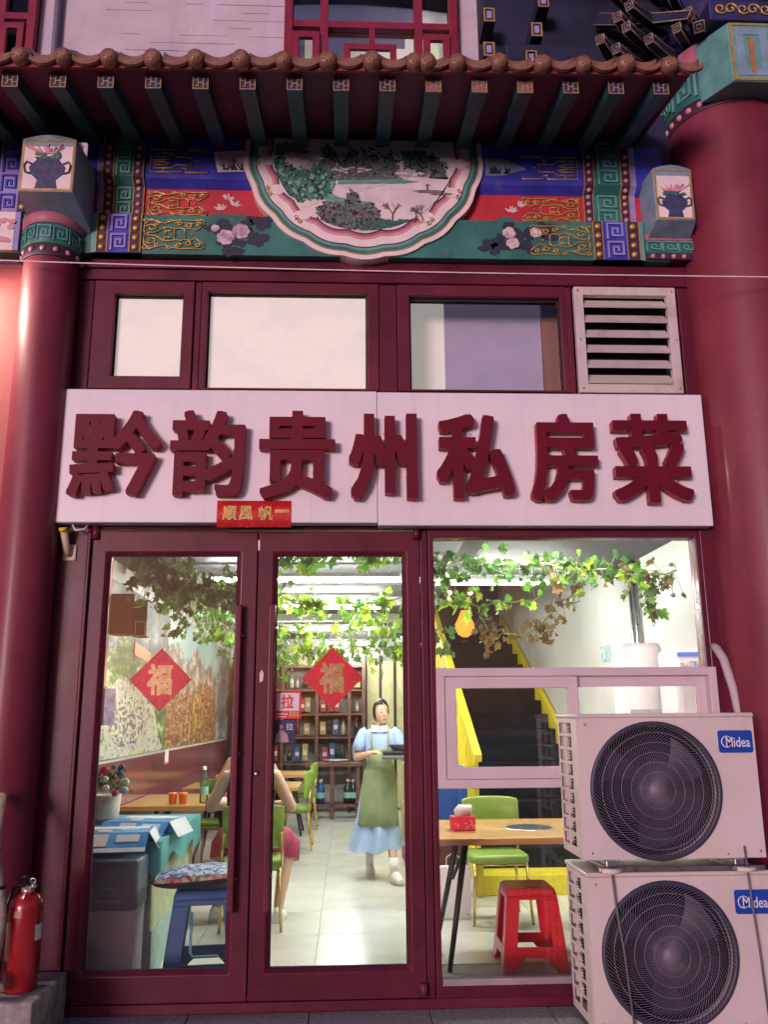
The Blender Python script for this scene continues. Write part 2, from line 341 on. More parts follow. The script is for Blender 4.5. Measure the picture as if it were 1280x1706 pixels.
def glyph_mesh(txt, mats, box, depth, grow, y, N=200, blur=1, sharp=True):
    """heavy lettering: the glyph is filled on a grid, grown by `grow` cells and outlined again"""
    cu = bpy.data.curves.new('lettering', 'FONT'); cu.body = txt; cu.size = 1; cu.resolution_u = 4
    ob = bpy.data.objects.new('lettering', cu); C.objects.link(ob)
    dg = bpy.context.evaluated_depsgraph_get(); me = bpy.data.meshes.new_from_object(ob.evaluated_get(dg))
    bpy.data.objects.remove(ob); bpy.data.curves.remove(cu)
    P_ = np.array([v.co[:2] for v in me.vertices]); me.calc_loop_triangles(); T = [tuple(t.vertices) for t in me.loop_triangles]; bpy.data.meshes.remove(me)
    lo, hi = P_.min(0), P_.max(0); x0, x1, z0, z1 = box; mg = grow+4
    asp = (x1-x0)/(z1-z0); NZ = N; NX = max(8, int(N*asp)); g_ = np.zeros((NX+2*mg, NZ+2*mg))
    Q = (P_-lo)/(hi-lo)*np.array([NX-1, NZ-1])+mg
    for t in T:
        A, B, D_ = Q[list(t)]; i0, i1 = int(min(A[0], B[0], D_[0])), int(max(A[0], B[0], D_[0]))+2; j0, j1 = int(min(A[1], B[1], D_[1])), int(max(A[1], B[1], D_[1]))+2
        X, Z_ = np.meshgrid(np.arange(i0, i1), np.arange(j0, j1), indexing='ij')
        e = lambda p, q_: (q_[0]-p[0])*(Z_-p[1])-(q_[1]-p[1])*(X-p[0])
        s1, s2, s3 = e(A, B), e(B, D_), e(D_, A); m_ = ((s1 >= 0) & (s2 >= 0) & (s3 >= 0)) | ((s1 <= 0) & (s2 <= 0) & (s3 <= 0)); g_[i0:i1, j0:j1][m_] = 1
    def shift(a_, i, j): return np.roll(np.roll(a_, i, 0), j, 1)
    o_ = g_.copy()
    for i in range(-grow, grow+1):
        for j in range(-grow, grow+1):
            if abs(i)+abs(j) <= (2*grow if sharp else 1.5*grow): o_ = np.maximum(o_, shift(g_, i, j))
    for _ in range(blur): o_ = (o_*4+2*(shift(o_, 1, 0)+shift(o_, -1, 0)+shift(o_, 0, 1)+shift(o_, 0, -1))+shift(o_, 1, 1)+shift(o_, -1, 1)+shift(o_, 1, -1)+shift(o_, -1, -1))/16
    o_ = o_-.5; nz = np.argwhere(o_ > 0); lo, hi = nz.min(0)-.5, nz.max(0)+.5
    mb = MB(); cache = {}
    def vid(p):
        k = (round(p[0]*64), round(p[1]*64))
        if k not in cache:
            cache[k] = len(mb.v)//2; wx, wz = x0+(p[0]-lo[0])/(hi[0]-lo[0])*(x1-x0), z0+(p[1]-lo[1])/(hi[1]-lo[1])*(z1-z0); mb.v += [(wx, y, wz), (wx, y+depth, wz)]
        return cache[k]
    def face(ids): mb.f.append(tuple(2*i for i in ids)); mb.m.append(0); mb.sm.append(False)
    def wall(a_, b_): mb.f.append((2*b_, 2*a_, 2*a_+1, 2*b_+1)); mb.m.append(1 if len(mats) > 1 else 0); mb.sm.append(False)
    ins = o_ > 0; full = ins[:-1, :-1] & ins[1:, :-1] & ins[:-1, 1:] & ins[1:, 1:]; anyc = ins[:-1, :-1] | ins[1:, :-1] | ins[:-1, 1:] | ins[1:, 1:]
    for j in range(full.shape[1]):
        i = 0; row = full[:, j]
        while i < len(row):
            if row[i]:
                k = i
                while k < len(row) and row[k]: k += 1
                face([vid((i, j)), vid((k, j)), vid((k, j+1)), vid((i, j+1))]); i = k
            else: i += 1
    for i, j in np.argwhere(anyc & ~full):
        cs = [(i, j), (i+1, j), (i+1, j+1), (i, j+1)]; poly = []; cut = []
        for k in range(4):
            p, q_ = cs[k], cs[(k+1) % 4]; a_, b_ = o_[p], o_[q_]
            if a_ > 0: poly.append((p, 0))
            if (a_ > 0) != (b_ > 0): u = a_/(a_-b_); poly.append(((p[0]+(q_[0]-p[0])*u, p[1]+(q_[1]-p[1])*u), 1))
        ids = [vid(p) for p, _ in poly]
        if len(ids) >= 3: face(ids)
        n_ = len(poly)
        for k in range(n_):
            if poly[k][1] and poly[(k+1) % n_][1]: wall(ids[k], ids[(k+1) % n_])
    me = bpy.data.meshes.new('character'); me.from_pydata(mb.v, [], mb.f)
    for m in mats: me.materials.append(m)
    me.polygons.foreach_set('material_index', mb.m); me.update(); return me
def glyph(txt, mats, box, parent, depth, grow, y, N=200, blur=1, name='character'):
    me = glyph_mesh(txt, mats, box, depth, grow, y, N, blur); o = parent.matrix_basis.translation
    for v in me.vertices: v.co = v.co-o
    return link(name, me, parent)
def text(txt, mats, box, parent=None, extrude=.002, offset=0, y=0, name='lettering', res=4, world=True):
    me = text_mesh(txt, mats, box, extrude, offset, y, res=res)
    if world and parent is not None:
        o = parent.matrix_basis.translation
        for v in me.vertices: v.co = v.co-o
    return link(name, me, parent)

# ------------------------------------------------------------------ ground
g = MB(); g.box(-40, 40, -60, -.031, -.30, .018); struct(g.build('ground', GROUT))
pav = struct(thing('pavement', '', '')); del pav['label'], pav['category']
rnd = random.Random(4)
slabs = [MB().box(-.298, .298, -.148, .148, -.012-.04, 0).mesh('slab', STONE, .004, 1)]
for i in range(-6, 7):
    for j in range(0, 14):
        link('slab', slabs[0], pav, (i*.6+(.3 if j % 2 else 0)+.12, -.185-.3*j, .030+rnd.uniform(-.002, .001)))
# ------------------------------------------------------------------ shopfront frame
sf = thing('shopfront_frame', 'maroon painted shopfront frame of posts and rails around doors and windows', 'frame', (.3, 0, 0))
def post(name, x0, x1, y0, y1, z0, z1, m=MAROON, bev=.006): return MB().box(x0, x1, y0, y1, z0, z1).build(name, m, sf, bev, world=True)
post('post', -1.66, -1.445, -.03, .12, .0, 2.70); post('post', -1.66, -1.517, -.028, .12, 2.701, 4.03); post('backing_panel', -1.516, -1.446, .03, .10, 2.701, 3.334); post('post', 2.035, 2.16, -.03, .12, .0, 4.03)
post('post', .415, .458, -.02, .10, .07, 2.50); post('post', -1.445, -1.425, -.05, .02, .07, 2.50)
post('lintel', -1.66, 2.16, -.04, .12, 4.033, 4.168); post('rail', -1.444, 2.034, -.015, .10, 2.503, 2.62)
post('rail', -1.515, 2.034, -.015, .029, 3.20, 3.335); post('mullion', .192, .300, -.02, .10, 3.336, 4.032)
post('mullion', -.915, -.878, -.02, .10, 3.336, 4.032); post('mullion', 1.34, 1.375, -.02, .10, 3.336, 4.032)
post('mullion', 2.0, 2.034, -.02, .10, 3.336, 4.032)
post('sill', -1.444, 2.034, -.03, .12, .003, .074, MAROON2); post('backing_panel', -1.444, 2.034, .03, .10, 2.62, 3.199)
post('mould', -1.66, 2.16, -.062, -.041, 4.10, 4.125)
# transom windows
FROST = mat('frosted_lit_pane', (.66, .64, .58), .55, var=.10, scale=3, emit=(1, .95, .84), estr=.15, wear=[((.42, .40, .36), 3, (1, 1, 1), .5, .8, .4), ((.35, .33, .30), 25, (1, 1, 1), .66, .74, .4)])
def transom(label, o, p, pane=FROST, extra=None):
    t = thing('transom_window', label, 'window', ((o[0]+o[1])/2, 0, o[2]))
    m = MB(); x0, x1, z0, z1 = o; a, b, c, d = p
    vs = [(x0,-.03,z0),(x1,-.03,z0),(x1,-.03,z1),(x0,-.03,z1),(a,-.03,c),(b,-.03,c),(b,-.03,d),(a,-.03,d)]
    vs += [(u,.05,w) for u,_,w in vs]; fs = []
    for k in range(4):
        j = (k+1) % 4; fs += [(k,j,4+j,4+k),(8+j,8+k,12+k,12+j),(k,8+k,8+j,j),(4+j,12+j,12+k,4+k)]
    m.add(vs, fs, False); f = m.build('frame', MAROON2, t, .005, world=True)
    MB().ring(a-.004, b+.004, c-.004, d+.004, .014, .012, .02).build('gasket', RUBBER, f, world=False, loc=(-t.location.x, 0, -t.location.z))
    MB().box(a, b, .021, .029, c, d).build('pane', pane, t, world=True)
    return t
transom('small frosted transom casement above the left end of the sign', (-1.515, -.920, 3.340, 4.030), (-1.390, -.985, 3.42, 3.945))
transom('wide frosted transom window lit white above the sign', (-.876, .190, 3.338, 4.030), (-.838, .120, 3.352, 3.965))
tr = transom('clear transom window with lavender board behind, beside the louvre', (.302, 1.338, 3.338, 4.030), (.377, 1.30, 3.352, 3.955), GLASS)
LAVB = mat('lavender_board_glow', (.40, .36, .48), .6, var=.06, emit=(.6, .55, .8), estr=.04)  # board glows faintly by itself, light put into its material
t = thing('backing_board', 'lavender board leaning behind the clear transom pane', 'board', (.85, .3, 3.3))
MB().box(.62, 1.245, .26, .29, 3.24, 4.05).build('panel', LAVB, t, .004, world=True); MB().box(.30, .618, .262, .285, 3.24, 4.05).build('pale_panel', FROST, t, world=True)  # pale panel carries the frosted pane's emission too
MB().box(1.248, 1.40, .24, .30, 3.24, 4.05).build('timber_edge', woodmat('raw_timber', (.30, .15, .09), (.36, .2, .12), axis=2), t, world=True)
# louvre
lv = thing('louvre_vent', 'white metal louvre vent with grimy slats right of the transom windows', 'vent', (1.69, -.06, 3.325))
GRIMY = mat('grimy_white_metal', (.66, .60, .55), .5, var=.1, scale=5, col2=(.30, .24, .20), contrast=(.50, .85), bump=.05)
MB().ring(1.378, 2.004, 3.322, 4.008, .055, -.075, -.03).build('frame', GRIMY, lv, .004, world=True)
for k in range(6):
    z = 3.40+.098*k
    MB().hexa([(1.435,-.072,z-.012),(1.947,-.072,z-.012),(1.947,-.068,z-.017),(1.435,-.068,z-.017),(1.435,-.012,z+.058),(1.947,-.012,z+.058),(1.947,-.008,z+.053),(1.435,-.008,z+.053)]).build('slat', GRIMY, lv, world=True)
MB().box(1.434, 1.948, .022, .03, 3.37, 3.96).build('back_plate', DARKGAP, lv, world=True)
for x, z in ((1.40, 3.35), (1.98, 3.35), (1.40, 3.98), (1.98, 3.98), (1.40, 3.66), (1.985, 3.66)): MB().lathe([(0, -.004), (.007, -.003), (.007, 0)], 8, (x, -.0755, z), axis='y').build('screw', STEEL, lv, world=True)

# ------------------------------------------------------------------ sign
sg = thing('shop_sign', 'long white sign box with seven raised dark red Chinese characters over the doors', 'sign', (.236, -.12, 2.515))
MB().box(-1.612, .172, -.13, -.045, 2.517, 3.297).build('panel', SIGNW, sg, .006, world=True)
MB().box(.174, 2.082, -.128, -.045, 2.503, 3.293).build('panel', SIGNW, sg, .006, world=True)
chars = [('黔', -1.535, -1.038, 2.651, 3.144), ('韵', -.985, -.571, 2.656, 3.148), ('贵', -.492, -.067, 2.642, 3.150), ('州', .010, .395, 2.637, 3.138), ('私', .505, .941, 2.642, 3.136), ('房', 1.036, 1.421, 2.632, 3.143), ('菜', 1.507, 1.957, 2.620, 3.147)]
GROW = {'黔': 4, '韵': 5, '贵': 5, '州': 6, '私': 6, '房': 5, '菜': 5}
for ch, x0, x1, z0, z1 in chars:
    glyph(ch, [LETTER, LETTERSIDE], (x0, x1, z0, z1), sg, .060, GROW[ch], -.198)
    for sx, sz in ((x0+.06, z0+.10), (x1-.06, z0+.14), (x0+.2, z1-.1)):
        MB().tube([(sx, -.137, sz), (sx, -.129, sz)], .006, 6).build('stud', STEEL, sg, world=True)
MB().tube([(-1.52, -.09, 2.512), (-1.50, -.10, 2.48), (-1.45, -.10, 2.485), (-1.44, -.07, 2.515)], .006, 6).build('cable_tail', WHITE, sg, world=True)
bn = thing('paper_banner', 'small red paper banner with four gold characters at the foot of the sign', 'banner', (-.515, -.16, 2.49))
MB().add([(x, -.137-.008*sin(3*x), z) for z in (2.490, 2.642) for x in [-.722+.0412*k for k in range(11)]]+[(x, -.139-.008*sin(3*x), z) for z in (2.490, 2.642) for x in [-.722+.0412*k for k in range(11)]],
   [(k, k+1, k+12, k+11) for k in range(10)]+[(k+33, k+34, k+23, k+22) for k in range(10)]+[(k, k+22, k+23, k+1) for k in range(10)]+[(k+11, k+12, k+34, k+33) for k in range(10)], True).build('paper', printmat('red_gold_print', [(0, (.55, .012, .02)), (.60, (.60, .015, .025)), (.64, (.55, .36, .08)), (1, (.6, .4, .1))], 60), bn, world=True)
for ch, x in (('順', -.69), ('風', -.60), ('帆', -.49), ('一', -.40)):
    glyph(ch, [GOLDP], (x, x+.078, 2.53 if ch != '一' else 2.572, 2.612 if ch != '一' else 2.592), bn, .002, 2, -.142-.008*sin(3*(x+.04))-.002, 80 if ch != '一' else 24)

# ------------------------------------------------------------------ doors
def fu_sticker(label, cx, cz):
    t = thing('fortune_sticker', label, 'sticker', (cx, -.012, cz-.168), group='red diamond fortune stickers on the door glass')
    d = .168; y = -.0165
    p = MB().prism([(cx-d, cz), (cx, cz-d), (cx+d, cz), (cx, cz+d)], y-.0015, y+.0015).build('paper', STICKR, t, world=True)
    e = MB()
    for a, b in (((-1, 0), (0, -1)), ((0, -1), (1, 0)), ((1, 0), (0, 1)), ((0, 1), (-1, 0))):
        q = .158; e.tube([(cx+a[0]*q, y-.0022, cz+a[1]*q), (cx+b[0]*q, y-.0022, cz+b[1]*q)], .0016, 4)
    e.build('gold_border', GOLDCH, t, world=True)
    glyph('福', [GOLDCH], (cx-.070, cx+.066, cz-.084, cz+.084), t, .003, 4, y-.0048, 110, 3)
    r = random.Random(int(cx*100)); f = MB()
    for k in range(60):
        a = r.choice([(0, 1), (0, -1), (1, 0), (-1, 0)]); u, w = a[0]*.108+r.uniform(-.03, .03), a[1]*.115+r.uniform(-.022, .022)
        if abs(u)+abs(w) < .15: f.tube([(cx+u, y-.0022, cz+w), (cx+u+r.uniform(-.012, .012), y-.0022, cz+w+r.uniform(-.012, .012))], .0014, 4)
    stuff(f.build('gold_flourish', GOLDCH, t, world=True))
    return t
def door(label, x0, x1, gx0, gx1, handle_x, hx):
    t = thing('glass_door', label, 'door', ((x0+x1)/2, 0, .075)); z0, z1 = .078, 2.488
    m = MB(); o = [(x0,z0),(x1,z0),(x1,z1),(x0,z1)]; i = [(gx0,.227),(gx1,.227),(gx1,2.352),(gx0,2.352)]
    b = [(gx0-.022,.205),(gx1+.022,.205),(gx1+.022,2.374),(gx0-.022,2.374)]
    vs = [(u,-.028,w) for u,w in o]+[(u,-.028,w) for u,w in b]+[(u,-.012,w) for u,w in i]+[(u,.028,w) for u,w in i]+[(u,.028,w) for u,w in o]; fs = []
    for k in range(4):
        j = (k+1) % 4
        for s in range(4): fs.append((4*s+k, 4*s+j, 4*s+4+j, 4*s+4+k))
        fs.append((16+k, 16+j, j, k))
    m.add(vs, fs, False); m.build('frame', MAROON, t, .004, world=True)
    MB().box(gx0, gx1, -.006, .002, .227, 2.352).build('pane', GLASSD, t, world=True)
    MB().ring(gx0, gx1, .227, 2.352, .006, -.0075, -.0125+.004).build('gasket', RUBBER, t, world=True)
    h = MB().box(handle_x-.018, handle_x+.018, -.085, -.055, .50, 2.07).build('pull_bar', MAROON2, t, .008, 3, world=True)
    for z in (.66, 1.28, 1.90): MB().tube([(handle_x+.02, -.07, z), (handle_x+.02 if handle_x > -.5 else handle_x+.02, -.027, z)], .008, 8).build('standoff', MAROON2, t, world=True)
    MB().tube([(hx, -.035, 2.44), (hx, -.035, 2.515)], .022, 12).build('hinge', MAROON2, t, world=True)
    MB().tube([(hx, -.035, .09), (hx, -.035, .15)], .022, 12).build('hinge', MAROON2, t, world=True)
    return t
d1 = door('left maroon framed glass door with diamond sticker over blue boxes', -1.423, -.502, -1.322, -.612, -.590, -1.405)
d2 = door('right maroon framed glass door with pull stickers in front of the waitress', -.496, .411, -.391, .316, -.408, .395)
MB().box(-.53, -.47, .0285, .036, .08, 2.486).build('gap_light_stop', MAROON2, d2, world=True); MB().box(.39, .414, .0285, .036, .08, 2.486).build('gap_light_stop', MAROON2, d2, world=True)  # strips added behind the door gaps to block the bright room light
lk = MB().lathe([(0, -.016), (.012, -.015), (.016, -.008), (.018, 0)], 16, (-.478, -.0285, 1.175), axis='y').build('lock_cylinder', STEEL, d2, world=True)
MB().prism([(-.472, 1.65), (-.455, 1.66), (-.452, 1.70), (-.462, 1.72), (-.474, 1.70)], -.0295, -.0283).build('chipped_patch', CREAMP, d2, world=True)
MB().box(-.500, -.490, -.0285, -.024, 2.38, 2.44).build('latch_plate', STEEL, d2, world=True)
fu_sticker('red diamond fortune sticker on the left door glass', -1.009, 1.669); fu_sticker('red diamond fortune sticker on the right door glass', -.078, 1.673)
st = thing('pull_sticker', 'red bordered white pull sticker on the right door glass', 'sticker', (-.318, -.008, 1.457))
MB().box(-.392, -.246, -.010, -.0075, 1.457, 1.605).build('backing', STICKR, st, world=True)
MB().box(-.380, -.258, -.0112, -.0102, 1.50, 1.594).build('white_field', PAPERW, st, world=True)
glyph('拉', [STICKR], (-.354, -.286, 1.511, 1.585), st, .0015, 2, -.0132, 90)
for k, (a, b) in enumerate(((-.376, -.325), (-.376, -.318))): MB().box(a, b, -.0112, -.0102, 1.466+.014*k, 1.472+.014*k).build('print_line', CREAMP, st, world=True)
for k in range(3): MB().box(-.308+.018*k, -.296+.018*k, -.0112, -.0102, 1.468, 1.496).build('print_mark', GOLDP, st, world=True)
st = thing('pull_sticker', 'dark navy pull sticker with a small figure, below the red one', 'sticker', (-.33, -.008, 1.333))
NAVYS = mat('navy_print', (.012, .02, .10), .4); MB().box(-.390, -.276, -.010, -.0075, 1.328, 1.452).build('backing', NAVYS, st, world=True)
text('拉', BADGEW, (-.325, -.288, 1.398, 1.434), st, .001, .005, -.0115, 'character', res=2)
fg = MB(); fg.ball((-.352, -.0105, 1.415), (.010, .001, .014)); fg.prism([(-.385, 1.335), (-.31, 1.335), (-.318, 1.375), (-.338, 1.395), (-.362, 1.398), (-.38, 1.37)], -.0112, -.0102); fg.build('printed_figure', mat('print_skin', (.45, .30, .28), .5), st, world=True)

# ------------------------------------------------------------------ right window
wd = thing('shop_window', 'maroon framed tall shop window right of the doors', 'window', (1.25, 0, .07))
MB().ring(.460, 2.033, .072, 2.500, .03, -.035, .07, wb=.06, wt=.045).build('frame', MAROON, wd, .005, world=True)
MB().box(.492, 1.998, -.004, .004, 1.722, 2.448).build('pane', GLASS, wd, world=True)
MB().box(.492, 1.998, -.004, .004, .138, 1.086).build('pane', GLASS, wd, world=True)
MB().box(.492, 2.0, -.04, -.006, .134, .165).build('bottom_bead', mat('aluminium_bead', (.45, .40, .42), .4, metal=.5), wd, world=True)
PVC = mat('white_pvc', (.64, .55, .56), .45, var=.05, scale=5)
sl = thing('sliding_window', 'pinkish white sliding window set across the shop window', 'window', (1.26, 0, 1.09))
MB().ring(.488, 2.045, 1.090, 1.720, .045, -.065, .05).build('frame', PVC, sl, .004, world=True)
sa = MB().ring(.535, 1.268, 1.137, 1.673, .062, -.055, -.022).build('sash', PVC, sl, .004, world=True)
MB().box(.5975, 1.2055, -.042, -.036, 1.1995, 1.6105).build('pane', GLASS, sl, world=True)
MB().ring(1.225, 2.0, 1.137, 1.673, .055, -.012, .02).build('sash', PVC, sl, .004, world=True)
MB().box(1.2805, 1.9445, .001, .007, 1.1925, 1.6175).build('pane', GLASS, sl, world=True)

# ------------------------------------------------------------------ left column and side wall
def fret(w, h, t=.011, d=.008):
    pts = [(0, 0), (0, 1), (1, 1), (1, .18), (.34, .18), (.34, .66), (.68, .66), (.68, .42)]; m = MB()
    pts = [((x-.5)*w, (z-.5)*h) for x, z in pts]
    for (a, b), (c, e) in zip(pts, pts[1:]): m.box(min(a, c)-t/2, max(a, c)+t/2, -d, 0, min(b, e)-t/2, max(b, e)+t/2)
    return m
cl = thing('entrance_column', 'slim red column at the left of the shop lit by a lamp', 'column', (-1.755, -.10, 0))
MB().lathe([(.158, .0), (.158, .3), (.157, 2), (.156, 4.065)], 40).build('shaft', COLRED, cl)
MB().lathe([(.162, 4.066), (.164, 4.075), (.164, 4.135), (.162, 4.14)], 40).build('bead_band', PLUM, cl)
MB().lathe([(.162, 4.141), (.166, 4.145), (.166, 4.265), (.162, 4.27)], 40).build('fret_band', GREENP, cl)
MB().lathe([(.166, 4.271), (.178, 4.29), (.180, 4.335), (.16, 4.345)], 40).build('collar', ROSEP, cl)
bead = MB().ball((0, 0, 0), (.016, .012, .016), 10, 6).mesh('bead', PINKB); beadg = MB().ball((0, 0, 0), (.020, .013, .020), 10, 6).mesh('bead', GOLDP)
frm = fret(.072, .085, .008, .006).mesh('fret_spiral', GREENL)
for k in range(-4, 5):
    a = R(k*25-90); link('bead', bead, cl, (.166*cos(a), .166*sin(a), 4.105), (0, 0, a+pi/2))
for k in range(-3, 4):
    a = R(k*31-90); link('fret_spiral', frm, cl, (.1645*cos(a), .1645*sin(a), 4.205), (0, 0, a+pi/2))
BLK = mat('grey_blue_paint', (.22, .33, .42), .5, var=.18, scale=8)
VASE = mat('slate_vase_paint', (.045, .055, .12), .5, var=.3, scale=30)
def beam_block(parent, x0, x1, z0, z1, yf, yb, seed):
    m = MB(); n = 8; top = [(x1-(x1-x0)*k/n, z1-.03+.03*sin(pi*k/n)) for k in range(n+1)]
    f = [(x0, z0), (x1, z0)]+top; w = .02
    vs = [(x, yf, z) for x, z in f]+[(x+(w if x > (x0+x1)/2 else -w), yb, z) for x, z in f]; L = len(f)
    m.add(vs, [tuple(range(L)), tuple(range(2*L-1, L-1, -1))]+[(i, L+i, L+(i+1) % L, (i+1) % L) for i in range(L)], False)
    b = m.build('beam_end_block', BLK, parent, .005, world=True)
    q = MB().hexa([(x0-.02, yb, z0-.07), (x1+.02, yb, z0-.07), (x1+.02, yb+.02, z0-.07), (x0-.02, yb+.02, z0-.07), (x0, yf+.003, z0-.002), (x1, yf+.003, z0-.002), (x1+.02, yb, z0-.002), (x0-.02, yb, z0-.002)]).build('sloping_underside', BLK, parent, world=True)
    cx = (x0+x1)/2; W2 = x1-x0; o = parent.location; off = (-o.x, -o.y, -o.z)
    MB().ring(x0+.005, x1-.005, z0+.005, z1-.035, .012, yf-.003, yf-.001).build('gold_edge', GOLDP, b, loc=off)
    MB().box(x0+.018, x1-.018, yf-.002, yf-.0005, z0+.018, z1-.08).build('painted_field', CREAMP, b, loc=off)
    v = MB(); k = W2/.30; s = lambda pts: [(cx+u*k, z0+.02+h*k) for u, h in pts]
    v.prism(s([(-.06, 0), (.06, 0), (.05, .05), (.09, .09), (.10, .13), (.07, .165), (.06, .18), (.075, .195), (-.075, .195), (-.06, .18), (-.07, .165), (-.10, .13), (-.09, .09), (-.05, .05)]), yf-.006, yf-.0022)
    for sx in (-1, 1): v.tube([(cx+sx*u*k, yf-.005, z0+.02+h*k) for u, h in ((.085, .15), (.115, .165), (.128, .14), (.12, .10), (.09, .09))], .006, 6)
    v.build('painted_vase', VASE, b, loc=off)
    r = random.Random(seed); fl = MB(); lf = MB()
    for j in range(26):
        u, h = r.gauss(0, .045), r.uniform(.225, .28); fl.tube([(cx+u*k*.5, yf-.004, z0+.02+.215*k), (cx+u*k*1.5, yf-.005, z0+.02+h*k)], .004, 5)
    for j in range(12):
        u = r.uniform(-.07, .07); lf.ball((cx+u*k, yf-.004, z0+.02+r.uniform(.19, .22)*k), (.02, .003, .012), 7, 4)
    lf.build('painted_leaves', GREENP, b, loc=off); fl.build('painted_chrysanthemum', PINKP, b, loc=off)
    pf = MB()
    for j in range(5): pf.ball((x0+W2*r.uniform(.1, .9), yf+.02+.03*j/5, z0-.02), (.012, .006, .006), 7, 4)
beam_block(cl, -1.862, -1.555, 4.365, 4.735, -.42, -.10, 3)
LITW = mat('red_plaster_panel', (.30, .055, .05), .55, var=.15, scale=5, bump=.12, bscale=14)
sw = thing('side_wall', 'red painted neighbouring wall strip lit from above at the left edge', 'wall', (-2.5, .05, 0))
MB().box(-3.4, -1.66, .03, .14, 0, 4.168).build('wall_board', LITW, sw, world=True)
MB().box(-2.13, -1.925, .002, .029, .0, 4.12).build('pilaster', LITW, sw, .006, world=True)
MB().box(-3.39, -2.18, .010, .029, .1, 4.0).build('panel', mat('faded_red_panel', (.34, .02, .05), .5, var=.4, scale=3, col2=(.42, .10, .09)), sw, .006, world=True)
cw = random.Random(2); MB().tube([(-1.925+.004*cw.uniform(-1, 1), -.005+.004*cw.uniform(-1, 1), .2+.08*k) for k in range(49)], .004, 5).build('cable', CREAMP, sw, world=True)
# lamp under the neighbour's beam
lp = thing('wall_downlight', 'small round downlight fixed under the beam left of the slim column', 'lamp', (-2.52, -.30, 4.10))
MB().lathe([(.02, .03), (.05, .03), (.06, .0), (.06, -.05), (.05, -.06)], 20).build('housing', BLACK, lp)
MB().lathe([(0, -.052), (.048, -.052)], 20).build('lens', emat('lamp_lens', (1, .80, .58), 12), lp)
ld = bpy.data.lights.new('downlight', 'SPOT'); ld.energy = 85; ld.color = (1, .80, .62); ld.spot_size = R(165); ld.spot_blend = .35; ld.shadow_soft_size = .09
lo = bpy.data.objects.new('downlight', ld); C.objects.link(lo); lo.parent = lp; lo.location = (0, 0, -.07); lo.rotation_euler = (0, R(-22), 0)

# ------------------------------------------------------------------ painted beam
bm = thing('painted_beam', 'painted beam of blue, red and green boards with landscape medallion under the eave', 'beam', (.12, -.05, 4.17))
def board(name, prof, x0, x1, m, back=.02):
    k = MB(); n = len(prof); vs = [(x0, y, z) for y, z in prof]+[(x1, y, z) for y, z in prof]+[(x0, back, z) for y, z in prof]+[(x1, back, z) for y, z in prof]
    fs = []
    for i in range(n-1): fs += [(i, n+i, n+i+1, i+1), (2*n+i+1, 3*n+i+1, 3*n+i, 2*n+i), (i, i+1, 2*n+i+1, 2*n+i), (n+i, 3*n+i, 3*n+i+1, n+i+1)]
    fs += [(0, 2*n, 3*n, n), (n-1, 2*n-1, 4*n-1, 3*n-1)]
    return k.add(vs, fs, False).build(name, m, bm, world=True)
def P(d): return [(-.050-d, 4.432), (-.050-d, 4.640), (-.10-d, 4.682), (-.10-d, 4.96)]
L = [(-.10, 4.17), (-.10, 4.43)]
board('blue_board', [(-.0505, 4.641), (-.10, 4.682), (-.10, 4.96)], -1.60, 1.98, BLUEP); board('red_board', [(-.050, 4.432), (-.050, 4.640)], -1.60, 1.98, REDP); board('green_board', L, -1.60, 1.98, GREENP)
def band(xs, xl, side):
    a, b, c, d = xs
    board('bead_strip', P(.012), a, b, PLUM); board('fret_strip', P(.013), b, c, GREENP); board('bead_strip', P(.012), c, d, PLUM)
    o0, o1 = (a-.037, a) if side < 0 else (d, d+.037)
    board('lilac_strip', P(.010), o0, o1, LILAC)
    e, f, g_, h = xl; LL = lambda q: [(y-q, z) for y, z in L]
    board('bead_strip', LL(.012), e, f, PLUM); board('fret_strip', LL(.013), f, g_, BLUEP); board('bead_strip', LL(.012), g_, h, PLUM)
    o0, o1 = (e-.03, e) if side < 0 else (h, h+.03); board('pale_strip', LL(.010), o0, o1, GREENL)
    for z in (4.47, 4.525, 4.58, 4.628): 
        for x in ((a+b)/2, (c+d)/2): link('bead', bead, bm, (x-.12, -.064+.05, z-4.17))
    for x in ((a+b)/2, (c+d)/2): link('bead', bead, bm, (x-.12, -.088+.05, 4.663-4.17))
    for z in (4.715, 4.77, 4.825, 4.88):
        for x in ((a+b)/2, (c+d)/2): link('bead', bead, bm, (x-.12, -.114+.05, z-4.17))
    for z in (4.205, 4.268, 4.331, 4.394):
        for x in ((e+f)/2, (g_+h)/2): link('bead', beadg, bm, (x-.12, -.114+.05, z-4.17))
    f1 = fret((c-b)*.66, .088).mesh('fret_spiral', GREENL); f2 = fret((g_-f)*.62, .10, .012).mesh('fret_spiral', LILAC)
    for z, y in ((4.487, -.064), (4.588, -.064), (4.735, -.114), (4.838, -.114), (4.93, -.114)): link('fret_spiral', f1, bm, ((b+c)/2-.12, y+.05, z-4.17))
    for z in (4.236, 4.362): link('fret_spiral', f2, bm, ((f+g_)/2-.12, -.114+.05, z-4.17))
    for x, pr in ((a, P(.015)), (b, P(.016)), (c, P(.016)), (d, P(.015)), (e, LL(.015)), (f, LL(.016)), (g_, LL(.016)), (h, LL(.015))): board('gold_line', pr, x-.003, x+.003, GOLDP)
band((-1.494, -1.429, -1.312, -1.25), (-1.503, -1.439, -1.306, -1.241), -1)
band((1.481, 1.539, 1.712, 1.770), (1.512, 1.569, 1.720, 1.796), 1)
